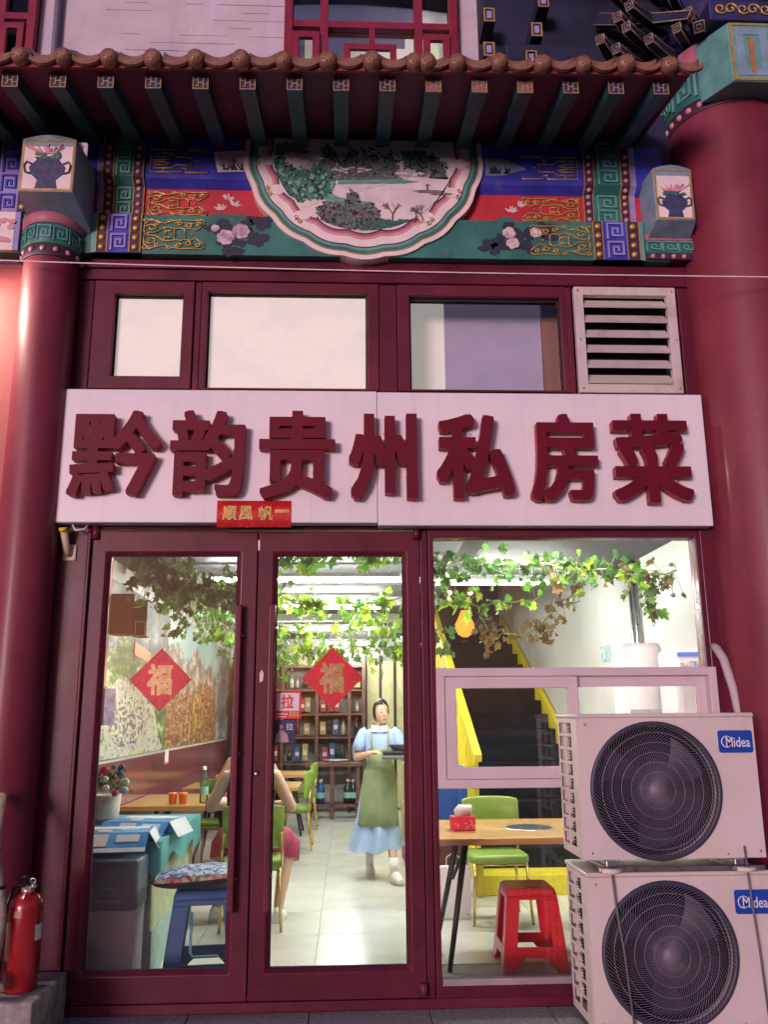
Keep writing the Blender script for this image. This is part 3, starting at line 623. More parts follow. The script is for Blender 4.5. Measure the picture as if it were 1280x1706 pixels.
# gold scrollwork
def spiral(cx, cz, r, t0, turns, n=14): return [(cx+r*(1-.75*k/n)*cos(t0+turns*2*pi*k/n), cz+r*(1-.75*k/n)*sin(t0+turns*2*pi*k/n)) for k in range(n+1)]
def half_scroll():
    A = []
    A.append([(0, 0), (-.03, .12), (-.02, .30), (.04, .42), (.14, .44), (.24, .38), (.30, .33)])
    A.append(spiral(.10, .20, .11, pi*.9, -1.1)); A.append([(0, 0), (.06, .04), (.16, .05), (.24, .12), (.30, .20), (.40, .22), (.50, .17), (.60, .20), (.66, .16), (.66, 0)])
    A.append([(.0, .46), (.10, .47), (.22, .38), (.32, .34), (.44, .42), (.60, .46), (.80, .44), (.96, .47), (1.0, .40)]); A.append(spiral(.40, .42, .05, 0, 1)); A.append([(.30, .20), (.34, .10), (.34, 0)])
    A.append([(.50, .17), (.48, .08), (.50, 0)]); A.append(spiral(.0, .44, .05, -pi/2, -.9)); A.append(spiral(.20, .33, .06, 0, 1.2)); A.append(spiral(.56, .33, .07, pi, -1.2)); A.append(spiral(.74, .28, .08, .5, 1.2)); A.append([(.66, .16), (.76, .20), (.84, .12), (.92, .22), (1.0, .34)]); A.append(spiral(.88, .33, .06, 2, -1.1)); A.append([(.30, .06), (.40, .11), (.50, .08)]); return A
def scroll(x0, x1, z0, z1, y, flip, m=GOLDP, parts=half_scroll):
    k = MB(); zc = (z0+z1)/2
    for poly in parts():
        for s in (1, -1):
            pts = [((x1-(x1-x0)*u) if flip else (x0+(x1-x0)*u), y, zc+s*h*(z1-z0)) for u, h in poly]
            k.tube(pts, .0055, 5)
    k.ball(((x1-(x1-x0)*.78) if flip else (x0+(x1-x0)*.78), y, zc), .007, 8, 4)
    return k.build('gold_scroll', m, bm, world=True)
def half_key():
    return [[(0, .04), (0, .46), (.55, .46), (.55, .30), (.62, .30), (.62, .46), (1.0, .46), (1.0, .38)], [(.05, .16), (.30, .16)], [(.05, .30), (.36, .30), (.44, .16), (.64, .16), (.64, .22)], [(0, .04), (.22, .04), (.34, .10)], [(.68, .06), (.70, .20)], [(.22, .30), (.22, .46)]]
for fl, xa, xb, xc, xd in ((False, -1.21, -.86, -1.215, -.86), (True, 1.09, 1.44, 1.12, 1.48)):
    scroll(xa, xb, 4.715, 4.885, -.104, fl, parts=half_key); scroll(xa, xb, 4.455, 4.625, -.054, fl); scroll(xc, xd, 4.195, 4.405, -.104, fl)
# small painted scenes beside the medallion
def blob(cx, cz, rx, rz, jag, seed, n=90):
    r = random.Random(seed); ph = [r.uniform(0, 6.28) for _ in range(4)]; out = []
    for k in range(n):
        a = 2*pi*k/n; q = 1+jag*(.5*sin(3*a+ph[0])+.35*sin(7*a+ph[1])+.3*sin(13*a+ph[2]))+r.uniform(-jag, jag)*.55
        out.append((cx+rx*q*cos(a), cz+rz*q*sin(a)))
    return out
def ridge(x0, x1, zb, zs, jag, seed, n=60):
    r = random.Random(seed); out = [(x0, zb)]
    for k in range(n+1):
        t = k/n; u = t*(len(zs)-1); i = min(int(u), len(zs)-2); w = u-i; w = w*w*(3-2*w)
        out.append((x0+(x1-x0)*t, zs[i]*(1-w)+zs[i+1]*w+r.uniform(-jag, jag)))
    return out+[(x1, zb)]
INK = printmat('ink_wash', [(.30, (.035, .04, .05)), (.5, (.10, .11, .11)), (.62, (.34, .31, .32)), (1, (.5, .46, .46))], 70)
INKG = printmat('ink_green', [(.34, (.012, .035, .035)), (.5, (.03, .11, .09)), (.66, (.10, .27, .21)), (1, (.2, .4, .32))], 80)
INKL = printmat('ink_pale', [(.35, (.28, .27, .28)), (.55, (.46, .43, .44)), (1, (.66, .60, .61))], 30)
INKB = printmat('ink_brown', [(.3, (.10, .07, .06)), (.55, (.25, .20, .18)), (1, (.5, .42, .40))], 30)
SKYP = printmat('painted_paper', [(.3, (.55, .50, .53)), (.55, (.76, .68, .68)), (1, (.82, .74, .73))], 4, detail=4)
LAKE = printmat('painted_lake', [(.3, (.44, .41, .46)), (.55, (.74, .66, .66)), (1, (.80, .71, .70))], 5, stretch=(1, 1, 4), detail=5)
GRASSP = printmat('painted_bank', [(.35, (.05, .20, .16)), (.55, (.14, .38, .30)), (1, (.30, .50, .42))], 12, stretch=(1, 1, 5))
PEON = printmat('painted_peony', [(.3, (.20, .11, .20)), (.48, (.46, .33, .42)), (.6, (.68, .56, .58)), (1, (.74, .64, .62))], 24)
PEONW = printmat('painted_white_peony', [(.3, (.40, .24, .28)), (.5, (.66, .55, .54)), (1, (.78, .70, .66))], 26)
LEAFD = mat('painted_dark_leaf', (.020, .028, .055), .55, var=.3, scale=20)
def paint(name, polys, m, y, th=.0015): 
    k = MB()
    for i, p in enumerate(polys): k.prism(p, y-th-.00005*i, y)
    return k.build(name, m, bm, world=True)
def petal_flower(cx, cz, r, seed):
    q = random.Random(seed); o = [blob(cx, cz, r*.75, r*.75, .12, seed)]
    for k in range(7): a = 2*pi*k/7+q.uniform(-.2, .2); o.append(blob(cx+r*.55*cos(a), cz+r*.55*sin(a), r*.45, r*.40, .10, seed+k+1, 20))
    for k in range(5): a = 2*pi*k/5+q.uniform(-.3, .3); o.append(blob(cx+r*.25*cos(a), cz+r*.25*sin(a), r*.28, r*.22, .12, seed+k+20, 16))
    return o
def petals_layered(name, cx, cz, r, m, y, seed):
    k = MB()
    for i, p in enumerate(petal_flower(cx, cz, r, seed)): k.prism(p, y-.001-.0007*i, y)
    return k.build(name, m, bm, world=True)
for cx, cz, seed in ((-.72, 4.30, 1), (-.63, 4.37, 2), (-.55, 4.29, 3), (-.68, 4.22, 4), (-.78, 4.35, 5), (-.52, 4.38, 6), (.95, 4.29, 7), (1.02, 4.36, 8), (1.08, 4.27, 9), (1.16, 4.34, 11), (1.22, 4.36, 10), (.88, 4.25, 12)):
    q = random.Random(seed); paint('painted_leaves', [blob(cx+q.uniform(-.05, .05), cz+q.uniform(-.045, .045), .034, .024, .25, seed*7+j, 18) for j in range(7)], LEAFD, -.1005)
for cx, cz, r, m, s in ((-.735, 4.285, .055, PEON, 5), (-.645, 4.325, .055, PEON, 6), (-.80, 4.345, .026, PEON, 7), (.99, 4.345, .042, PEONW, 8), (1.01, 4.275, .042, PEONW, 9), (1.155, 4.35, .038, PEONW, 10)): petals_layered('painted_peony', cx, cz, r, m, -.103, s)
paint('painted_leaves', [blob(-.70, 4.455, .075, .022, .3, 31), blob(-.80, 4.46, .03, .02, .3, 32), blob(.98, 4.46, .07, .025, .3, 33)], GREENP, -.0505)
for cx, cz, s in ((-.78, 4.50, 41), (-.70, 4.53, 42), (-.74, 4.57, 43), (1.02, 4.52, 44), (1.07, 4.56, 45)):
    q = random.Random(s); k = MB()
    for j in range(6): a = q.uniform(.2, 2.9); k.prism([(cx, cz), (cx+.02*cos(a-.5), cz+.02*sin(a-.5)), (cx+.05*cos(a), cz+.05*sin(a)), (cx+.02*cos(a+.5), cz+.02*sin(a+.5))], -.0525-.0004*j, -.0505)
    k.build('painted_lily', PEONW, bm, world=True)
paint('cartouche', [[(-.83, 4.87), (-.66, 4.885), (-.60, 4.88), (-.60, 4.74), (-.70, 4.735), (-.80, 4.73)]], CREAMP, -.1005); paint('cartouche', [[(.86, 4.87), (1.0, 4.86), (1.07, 4.82), (1.12, 4.79), (1.05, 4.77), (.98, 4.745), (.86, 4.74)]], BLK, -.1005)
q = random.Random(8); k = MB()
for j in range(16): x = q.uniform(-.77, -.64); k.prism([(x-.006, 4.745), (x+.006, 4.745), (x+q.uniform(-.07, .04), 4.78+q.uniform(0, .07))], -.1035-.0002*j, -.102)
for j in range(10): x = q.uniform(.88, 1.0); k.prism([(x-.012, 4.755), (x+.012, 4.755), (x+q.uniform(-.03, .04), 4.79+q.uniform(0, .03))], -.1035-.0002*j, -.102)
k.build('painted_orchid', LEAFD, bm, world=True)
# medallion
MX, MT, MA, MBZ = .102, 4.955, .743, .80
def mell(s, sc=0., n=96, lobes=9, ztop=MT):
    out = []
    for k in range(n+1):
        t = pi*k/n; q = s*(1+sc*(abs(sin(lobes*t))-.6)); z = 4.882-(MBZ-.068)*q*sin(t)
        out.append((MX-MA*q*cos(t), z))
    return [(out[0][0], ztop)]+out+[(out[-1][0], ztop)]
md = MB().prism(mell(1.0, .02), -.118, -.02).build('medallion', CREAMP, bm, world=True)
def mlayer(name, s, sc, m, y0, y1, par=bm): return MB().prism(mell(s, sc), y0, y1).build(name, m, par, world=True)
mlayer('gold_outline', .962, .02, GOLDP, -.1195, -.1178); mlayer('green_border', .952, .02, GREENP, -.1215, -.1182); mlayer('pale_green_border', .925, .02, GREENL, -.1225, -.1202)
mlayer('plum_outline', .902, .02, PLUM, -.1235, -.1212); mlayer('cream_border', .893, .02, CREAMP, -.1255, -.1222); mlayer('pink_border', .825, .03, PINKP, -.1265, -.1242); mlayer('rose_border', .800, .03, ROSEP, -.1275, -.1252); mlayer('plum_outline', .780, .035, PLUM, -.1285, -.1262)
FX = lambda u: MX+u; ZB, ZT = 4.335, 4.955
paint('painted_sky', [mell(.768, .035)], SKYP, -.1270, .003)
def clipz(poly):                                # keep painted shapes inside the medallion's picture field
    out = []
    for x, z in poly:
        z = min(z, 4.95); u = (x-MX)/(MA*.762)
        u = max(-.985, min(.985, u)); zl = 4.882-(MBZ-.068)*.757*math.sqrt(max(0, 1-u*u))
        out.append((MX+u*MA*.762, max(z, zl+.002)))
    return out
PY = -.1302
paint('painted_far_hills', [clipz(ridge(-.40, .62, 4.70, [4.70, 4.76, 4.80, 4.90, 4.86, 4.80, 4.86, 4.80, 4.74, 4.78, 4.82, 4.72], .008, 1))], INKL, PY)
paint('painted_lake', [clipz([(-.28, 4.40), (.70, 4.40), (.70, 4.70), (.30, 4.675), (-.1, 4.655)])], LAKE, PY-.0004)
paint('painted_hills', [clipz(ridge(-.10, .34, 4.67, [4.68, 4.80, 4.90, 4.82, 4.86, 4.78, 4.74, 4.68], .016, 2)), clipz(ridge(.50, .62, 4.70, [4.70, 4.80, 4.83, 4.78, 4.70], .014, 9)), clipz(blob(-.36, 4.87, .10, .05, .3, 3))], INK, PY-.0008)
paint('painted_peaks', [clipz(ridge(-.20, -.05, 4.70, [4.70, 4.84, 4.93, 4.82, 4.70], .010, 4)), clipz(ridge(.22, .32, 4.68, [4.68, 4.80, 4.89, 4.78, 4.68], .010, 5))], INK, PY-.0012)
paint('painted_bank', [clipz([(-.50, 4.50), (-.05, 4.46), (.12, 4.50), (.14, 4.52), (-.05, 4.55), (-.45, 4.57)]), clipz([(-.06, 4.64), (.35, 4.655), (.44, 4.67), (.30, 4.685), (-.06, 4.67)])], GRASSP, PY-.0016)
paint('painted_trees', [clipz(blob(-.38, 4.66, .09, .10, .22, 6)), clipz(blob(-.27, 4.63, .07, .11, .25, 7)), clipz(blob(-.17, 4.65, .08, .11, .22, 8)), clipz(blob(-.43, 4.74, .06, .07, .25, 12)), clipz(blob(.44, 4.82, .12, .06, .3, 13)), clipz(blob(.46, 4.76, .05, .05, .3, 14))], INKG, PY-.0020)
paint('painted_bushes', [clipz(blob(-.10, 4.44, .08, .08, .3, 15)), clipz(blob(.03, 4.49, .05, .10, .35, 16)), clipz(blob(.13, 4.45, .06, .06, .3, 17)), clipz(blob(-.02, 4.38, .12, .05, .25, 18)), clipz(blob(.55, 4.42, .07, .03, .3, 20))], INK, PY-.0024)
paint('painted_ferns', [clipz(blob(.16, 4.375, .12, .045, .2, 21)), clipz(blob(.36, 4.375, .09, .035, .22, 22)), clipz(blob(.02, 4.36, .07, .03, .22, 23))], INKG, PY-.0028)
paint('painted_boat', [[(.40, 4.605), (.44, 4.592), (.56, 4.592), (.60, 4.606), (.55, 4.612), (.46, 4.612)], [(.50, 4.585), (.53, 4.577), (.62, 4.578), (.645, 4.59), (.60, 4.595)], [(.485, 4.612), (.497, 4.612), (.497, 4.645), (.49, 4.655), (.482, 4.645)], [(.472, 4.642), (.510, 4.646), (.491, 4.656)]], INKB, PY-.0022)
def dabs(name, cx, cz, rx, rz, n, m, y, seed, s=.012, flat=1.0):
    q = random.Random(seed); k = MB()
    for i in range(n):
        a, u = q.uniform(0, 6.283), math.sqrt(q.random()); x, z = cx+rx*u*cos(a), cz+rz*u*sin(a); e = s*q.uniform(.4, 1.2); t0 = q.uniform(0, 3)
        p = clipz([(x+e*cos(t0+j*1.047)*q.uniform(.5, 1.2), z+flat*e*sin(t0+j*1.047)*q.uniform(.5, 1.2)) for j in range(6)])
        if all(abs(u_[0]-x) < .06 for u_ in p) and abs(sum(u_[1] for u_ in p)/6-z) < .02: k.prism(p, y-.0004-.000004*i, y)
    return k.build(name, m, bm, world=True)
DKG = mat('painted_black_green', (.010, .022, .024), .6, var=.3, scale=30); MDG = mat('painted_sea_green', (.05, .20, .15), .6, var=.3, scale=30); PLG = mat('painted_pale_green', (.20, .42, .34), .6, var=.2, scale=30); GRYI = mat('painted_grey_ink', (.16, .15, .16), .6, var=.4, scale=30); MSTI = mat('painted_mist', (.74, .68, .68), .6, var=.1)
sd0 = 100
for cx, cz, rx, rz, n in ((-.38, 4.66, .10, .10, 90), (-.27, 4.63, .08, .12, 90), (-.17, 4.65, .09, .11, 90), (-.43, 4.75, .07, .07, 60)):
    for m_, f, dy in ((DKG, .8, 0), (MDG, .7, .0006), (PLG, .22, .0012)): sd0 += 1; dabs('painted_foliage', cx, cz, rx, rz, int(n*f), m_, PY-.0040-dy, sd0, .014)
for cx, cz, rx, rz, n in ((-.10, 4.44, .09, .08, 80), (.03, 4.49, .05, .10, 70), (.13, 4.45, .07, .06, 50), (-.02, 4.38, .13, .05, 80), (.54, 4.42, .08, .03, 36), (.44, 4.82, .13, .06, 50), (.46, 4.76, .06, .05, 30)):
    for m_, f, dy in ((DKG, .9, 0), (GRYI, .6, .0006), (MDG, .15, .0012)): sd0 += 1; dabs('painted_foliage', cx, cz, rx, rz, int(n*f), m_, PY-.0040-dy, sd0, .011)
for cx, cz, rx, rz, n in ((.10, 4.80, .17, .09, 120), (-.12, 4.82, .06, .10, 50), (.27, 4.78, .05, .09, 40), (.55, 4.77, .07, .05, 30)):
    for m_, f, dy in ((DKG, .5, 0), (GRYI, .6, .0005), (MDG, .25, .001)): sd0 += 1; dabs('painted_rock', cx, cz, rx, rz, int(n*f), m_, PY-.0040-dy, sd0, .011, 1.4)
for cx, cz, rx, rz, n in ((.02, 4.74, .12, .02, 24), (-.28, 4.83, .14, .025, 26), (.40, 4.72, .10, .012, 16), (.15, 4.87, .10, .02, 16)): sd0 += 1; dabs('painted_mist', cx, cz, rx, rz, n, MSTI, PY-.0054, sd0, .022, .35)
def branch(m, x, z, a, l, d, r):
    x2, z2 = x+l*cos(a), z+l*sin(a); m.tube([(x, PY-.0070, z), (x2, PY-.0070, z2)], .0012+.0009*d, 4)
    if d: [branch(m, x2, z2, a+r.uniform(-.8, .8), l*r.uniform(.6, .85), d-1, r) for _ in range(3)]
k = MB(); r_ = random.Random(3); branch(k, .27, 4.39, 1.5, .05, 3, r_); branch(k, .46, 4.40, 1.9, .045, 3, r_); branch(k, .40, 4.39, 1.1, .04, 3, r_); k.build('painted_bare_tree', INKB, bm, world=True)
curl = MB()
for s in (-1, 1):
    for u, z, a in ((.655, 4.80, 0), (.585, 4.59, .4), (.405, 4.40, .9)):
        for dz in (-.022, .022):
            cx, cz = MX+s*(u+dz*.6*sin(a)), z+dz*cos(a); curl.tube([(px, -.1300, pz) for px, pz in spiral(cx, cz, .017, s*1.5*dz*60, 1.3*(1 if dz > 0 else -1), 12)], .0028, 5)
    for u, z, rx in ((.60, 4.80, .05), (.535, 4.60, .05), (.375, 4.43, .05)):
        curl.cur = 1; curl.prism(blob(MX+s*u, z, rx, .035, .05, 77, 24), -.1292, -.127); curl.cur = 0
curl.build('scroll_bracket', [GOLDP, CREAMP], bm, world=True)
# right end of the beam: painted block and fret band
rb = thing('beam_end', 'painted blue-grey beam end block beside the big right column', 'beam end', (1.99, -.2, 4.17))
beam_block(rb, 1.86, 2.10, 4.36, 4.74, -.25, -.05, 9)
MB().box(1.83, 2.12, -.118, .02, 4.175, 4.215).build('bead_band', PLUM, rb, world=True); MB().box(1.83, 2.12, -.12, .02, 4.216, 4.30).build('fret_band', GREENP, rb, world=True); MB().box(1.83, 2.12, -.122, .02, 4.301, 4.345).build('collar', ROSEP, rb, world=True)
for k in range(4): link('bead', bead, rb, (1.87+.065*k-1.99, -.118+.2, 4.195-4.17))
f3 = fret(.09, .06, .009).mesh('fret_spiral', GREENL)
for k in range(3): link('fret_spiral', f3, rb, (1.88+.10*k-1.99, -.1205+.2, 4.258-4.17))
# neighbour's beam at the left edge
nb = thing('neighbour_beam', 'painted neighbouring beam with fret and bead bands at the left edge', 'beam', (-2.5, -.05, 4.17))
def nbx(name, x0, x1, y, z0, z1, m): return MB().box(x0, x1, y, .02, z0, z1).build(name, m, nb, world=True)
nbx('green_board', -3.6, -1.88, -.09, 4.17, 4.43, GREENP); nbx('red_board', -3.6, -1.88, -.06, 4.431, 4.65, REDP); nbx('blue_board', -3.6, -1.88, -.09, 4.651, 4.96, BLUEP)
nbx('bead_strip', -1.985, -1.93, -.112, 4.431, 4.95, PLUM); nbx('pale_strip', -1.929, -1.90, -.108, 4.431, 4.95, GREENL); nbx('fret_strip', -2.11, -1.986, -.114, 4.431, 4.95, LILAC); nbx('bead_strip', -2.165, -2.111, -.112, 4.431, 4.95, PLUM)
nbx('painted_panel', -2.3, -1.99, -.112, 4.175, 4.429, CREAMP); nbx('lilac_strip', -1.989, -1.96, -.11, 4.175, 4.429, LILAC)
for z in (4.46, 4.53, 4.60, 4.67, 4.74, 4.81, 4.88): link('bead', beadg, nb, (-1.957+2.5, -.115+.05, z-4.17)); link('bead', beadg, nb, (-2.138+2.5, -.115+.05, z-4.17))
f4 = fret(.08, .10).mesh('fret_spiral', BLUEP)
for z in (4.49, 4.62, 4.75, 4.88): link('fret_spiral', f4, nb, (-2.048+2.5, -.1145+.05, z-4.17))
q = random.Random(5); k = MB()
for j in range(18): k.prism(blob(-2.12+q.uniform(-.12, .12), 4.30+q.uniform(-.08, .08), .022, .016, .2, j, 14), -.114-.0004*j, -.112)
k.build('painted_flowers', PINKP, nb, world=True)

# ------------------------------------------------------------------ tiled eave
ev = thing('tiled_eave', 'glazed tile eave with green rafters and key-pattern rafter ends above the painted beam', 'eave', (-.1, -.4, 4.75))
def zr(y): return 4.975+.225*y      # rafter axis
EX0, EX1 = -2.62, 1.86
MB().hexa([(EX0, -.85, zr(-.85)+.046), (EX1, -.85, zr(-.85)+.046), (EX1, .02, zr(.02)+.046), (EX0, .02, zr(.02)+.046), (EX0, -.85, zr(-.85)+.072), (EX1, -.85, zr(-.85)+.072), (EX1, .02, zr(.02)+.072), (EX0, .02, zr(.02)+.072)]).build('soffit', SOFFIT, ev, world=True)
MB().box(EX0, EX1, -.872, -.851, 4.828, 4.868).build('fascia', FASCIA, ev, .004, world=True)
rm = MB()
for a, b, i in ((-.80, -.14, 0), (-.14, 0.0, 1)):
    rm.cur = i; w = .042; rm.hexa([(-w, a, .225*a-w), (w, a, .225*a-w), (w, b, .225*b-w), (-w, b, .225*b-w), (-w, a, .225*a+w+.002), (w, a, .225*a+w+.002), (w, b, .225*b+w+.002), (-w, b, .225*b+w+.002)])
rmesh = rm.mesh('rafter', [RAFTG, SOFFIT])
cp = MB(); cp.cur = 0; cp.box(-.0435, .0435, -.006, 0, -.0435, .0435); cp.cur = 1
for x0, x1, z0, z1 in ((-.042, .042, .037, .042), (-.042, .042, -.042, -.037), (-.042, -.037, -.037, .037), (.037, .042, -.037, .037), (-.016, -.011, -.024, .037), (.011, .016, -.037, .024), (-.011, .011, -.003, .002), (-.026, -.016, -.024, -.019), (.016, .026, .019, .024), (-.037, -.016, .010, .014), (.016, .037, -.014, -.010)): cp.box(x0, x1, -.009, -.0058, z0, z1)
cmesh = cp.mesh('rafter_end', [NAVYP, GOLDP]); cmesh2 = cp.mesh('rafter_end', [mat('worn_rafter_end', (.20, .10, .13), .7, var=.4, scale=20), GOLDP])
for k in range(-2, 15):
    x = -1.797+.2515*k
    o = link('rafter', rmesh, ev, (x+.1, .4, zr(0)-4.75)); c = link('rafter_end', cmesh2 if k in (9, 10, 11) else cmesh, o, (0, -.801, .225*-.801+.002))
tm = MB(); n = 12; prof = [(.047, .06), (.050, .02), (.049, -.012), (.040, -.028), (.022, -.036), (.0, -.038)]
tm.lathe(prof, 18, axis='y'); tm.lathe([(.047, .06), (.047, .31), (.047, 1.2)], 12, axis='y')
for a in range(8): tm.ball((.026*cos(a*pi/4), -.034, .026*sin(a*pi/4)), .006, 6, 4)
for i, (x, y, z) in enumerate(tm.v): tm.v[i] = (x, y, z+.22*max(0, y-.02)+(.065 if y > .3 else .05 if y > .05 else 0))
tmesh = tm.mesh('round_tile', TILE)
dm = MB(); arc = [(-.072+.144*k/10, -.012-.030*(1-((k-5)/5)**2)) for k in range(11)]
poly = arc+[(x, z+.030) for x, z in arc[::-1]]
dm.prism(poly, -.010, .012); dm.loft([[(x, y, z+.22*max(0, y)+(.016 if 0 else 0)) for x, z in poly] for y in (.0121, .0122)]); dm.loft([[(x, y, z+.22*y+.055) for x, z in poly] for y in (.04, 1.2)])
dmesh = dm.mesh('drip_tile', TILE, 0)
q = random.Random(11)
for k in range(-3, 18):
    x = -.338+.231*(k-7)+q.uniform(-.006, .006)
    if x > EX1: break
    link('round_tile', tmesh, ev, (x+.1, -.895+.4, 4.868-4.75+q.uniform(-.004, .004)), (q.uniform(-.05, .05), q.uniform(-.3, .3), q.uniform(-.03, .03)), [q.uniform(.93, 1.06)]*3)
    if x+.112 < EX1: link('drip_tile', dmesh, ev, (x+.1155+.1, -.892+.4, 4.868-4.75+q.uniform(-.004, .004)), (0, q.uniform(-.04, .04), q.uniform(-.02, .02)))
link('round_tile', tmesh, ev, (.355+.1+.07, -.895+.4, 4.866-4.75), (0, 0, .02)); ev.rotation_euler = (0, -.013, 0)

# ------------------------------------------------------------------ upper wall and its windows
uw = thing('upper_wall', 'pale lavender plastered upper wall above the eave', 'wall', (-.5, .4, 4.98))
def uwb(x0, x1, z0, z1): return MB().box(x0, x1, .40, .65, z0, z1).build('wall_panel', PLASTER, uw, world=True)
uwb(-2.17, -.452, 4.98, 9); uwb(.782, 3.6, 4.98, 9); uwb(-.4515, .7815, 4.98, 5.25); uwb(-6, -2.171, 4.98, 5.25); uwb(-.4515, .7815, 8.3, 9); uwb(-6, -2.171, 8.3, 9)
MB().tube([(-2.03, .36, 4.98), (-2.04, .36, 6.1), (-2.06, .36, 9)], .022, 10).build('drain_pipe', mat('grey_pipe', (.16, .15, .20), .5), uw, world=True)
q = random.Random(2); k = MB()
for j in range(46):
    x = q.uniform(-1.75, -.6); z = 5.9+.066*q.randint(0, 14); l = q.uniform(.05, .35); k.box(x, min(x+l, -.46), .3985, .401, z, z+.003)
k.build('mortar_cracks', mat('dark_mortar', (.22, .18, .24), .9), uw, world=True)
CURT = mat('glowing_curtain', (.60, .58, .52), .8, emit=(1, .95, .8), estr=.16); ROOMD = mat('glowing_room', (.20, .18, .24), .9, emit=(.6, .5, .75), estr=.05)  # emission on curtains and walls stands in for the upstairs room's light
def upwin(label, x0, x1, z0, z1, ux, uz):
    t = thing('upper_window', label, 'window', ((x0+x1)/2, .4, z0)); off = t.location
    MB().ring(x0, x1, z0, z1, .06, .33, .45).build('frame', WINRED, t, .005, world=True)
    for a in ux: MB().box(a-.028, a+.028, .34, .44, z0+.06, z1-.06).build('mullion', WINRED, t, world=True)
    cols = [x0+.06]+[c for a in ux for c in (a-.028, a+.028)]+[x1-.06]
    for i in range(0, len(cols), 2):
        for a in uz: MB().box(cols[i], cols[i+1], .342, .438, a-.026, a+.026).build('transom', WINRED, t, world=True)
        rows = [z0+.06]+[c for a in uz for c in (a-.026, a+.026)]+[z1-.06]
        for j in range(0, len(rows), 2): MB().box(cols[i], cols[i+1], .39, .396, rows[j], rows[j+1]).build('pane', GLASS, t, world=True)
    return t
w1 = upwin('red framed upper window with lit panes above the middle of the eave', -.450, .780, 5.252, 8.298, (-.17, .50), (6.24, 7.1))
for a, b, c, d in ((-.39, -.20, 5.45, 6.15), (.53, .72, 5.45, 6.15)): MB().ring(a, b, c, d, .05, .31, .345).build('sash', WINRED, w1, .004, world=True)
MB().box(.15, .19, .345, .437, 5.9, 6.213).build('mullion', WINRED, w1, world=True); MB().ring(-.03, .34, 5.50, 6.06, .045, .315, .345).build('sash', WINRED, w1, .004, world=True)
w2 = upwin('red framed upper window cut off at the left edge of the view', -4.0, -2.175, 5.252, 8.298, (-3.1, -2.42), (6.24, 7.1))
MB().ring(-2.40, -2.24, 5.45, 6.16, .045, .31, .345).build('sash', WINRED, w2, .004, world=True)
rmv = thing('upper_room', 'upstairs room with faintly glowing walls and curtains seen through the upper windows', 'room', (-1, 1.2, 5.2))
MB().box(-6, 3.6, 1.6, 1.65, 5, 9).build('back_wall', ROOMD, rmv, world=True); MB().box(-6, 3.6, .66, 1.6, 4.98, 5.05).build('floor', ROOMD, rmv, world=True); MB().box(-6, 3.6, .66, 1.6, 8.4, 8.45).build('ceiling', ROOMD, rmv, world=True)
for a, b, c, d in ((-.33, -.24, 5.3, 6.6), (.02, .46, 5.3, 6.45), (.58, .80, 5.3, 6.9), (-2.36, -2.1, 5.3, 6.3), (.44, .70, 6.35, 6.62)): MB().box(a, b, .80, .83, c, d).build('curtain', CURT, rmv, world=True)
# ------------------------------------------------------------------ big right column and gate roof
cr = thing('gate_column', 'massive red gate column at the right edge with painted band on top', 'column', (2.46, 0, 0))
MB().lathe([(.47, 0), (.47, .06), (.40, .10), (.38, .16)], 48).build('stone_base', STONE, cr)
MB().lathe([(.366, .16), (.364, 2), (.36, 5.12)], 64).build('shaft', COLRED, cr)
MB().lathe([(.364, 5.121), (.368, 5.13), (.368, 5.20), (.364, 5.205)], 64).build('bead_band', PLUM, cr)
MB().lathe([(.366, 5.206), (.372, 5.21), (.372, 5.41), (.366, 5.415)], 64).build('fret_band', GREENP, cr)
MB().lathe([(.372, 5.416), (.385, 5.43), (.385, 5.58), (.37, 5.60)], 64).build('collar', ROSEP, cr)
MB().lathe([(.33, 5.60), (.33, 7.5)], 32).build('upper_shaft', NAVYP, cr)
f5 = fret(.14, .15, .014, .008).mesh('fret_spiral', GREENL); bd2 = MB().ball((0, 0, 0), (.022, .016, .022), 10, 6).mesh('bead', PINKB)
for k in range(-4, 5):
    a = R(k*27-100); link('fret_spiral', f5, cr, (.371*cos(a), .371*sin(a), 5.31), (0, 0, a+pi/2))
for k in range(-9, 9):
    a = R(k*12-100); link('bead', bd2, cr, (.368*cos(a), .368*sin(a), 5.163), (0, 0, a+pi/2))
gb = thing('gate_beam_head', 'turquoise painted beam head with gold bar over the big right column', 'beam end', (2.42, -.45, 5.1))
MB().hexa([(2.29, -.52, 5.12), (2.56, -.52, 5.12), (2.62, -.30, 5.14), (2.18, -.30, 5.14), (2.29, -.52, 5.53), (2.56, -.52, 5.53), (2.62, -.30, 5.56), (2.18, -.30, 5.56)]).build('block', GREENL, gb, .008, world=True)
MB().ring(2.295, 2.555, 5.125, 5.525, .016, -.526, -.521).build('gold_edge', GOLDP, gb, world=True); MB().ring(2.33, 2.52, 5.16, 5.49, .045, -.5245, -.5205).build('painted_border', BLK, gb, world=True)
MB().box(2.405, 2.435, -.528, -.5205, 5.18, 5.42).build('gold_bar', mat('copper_gold', (.60, .28, .12), .4, metal=.4), gb, world=True)
MB().box(2.20, 2.8, -.50, -.30, 5.57, 5.72).build('scroll_board', NAVYP, gb, .01, world=True)
k = MB()
for x in (2.30, 2.44, 2.58):
    for s in (-1, 1): k.tube([(px, -.505, pz) for px, pz in spiral(x+s*.032, 5.645, .042, 0, s*1.2, 12)], .007, 5)
k.build('gold_scroll', GOLDP, gb, world=True)
gr = thing('gate_roof', 'dark navy underside of the big gate roof with bracket arms at the upper right', 'roof', (2.2, 0, 5.6))
DNAVY = mat('dark_navy_timber', (.012, .014, .045), .6, var=.3, scale=5)
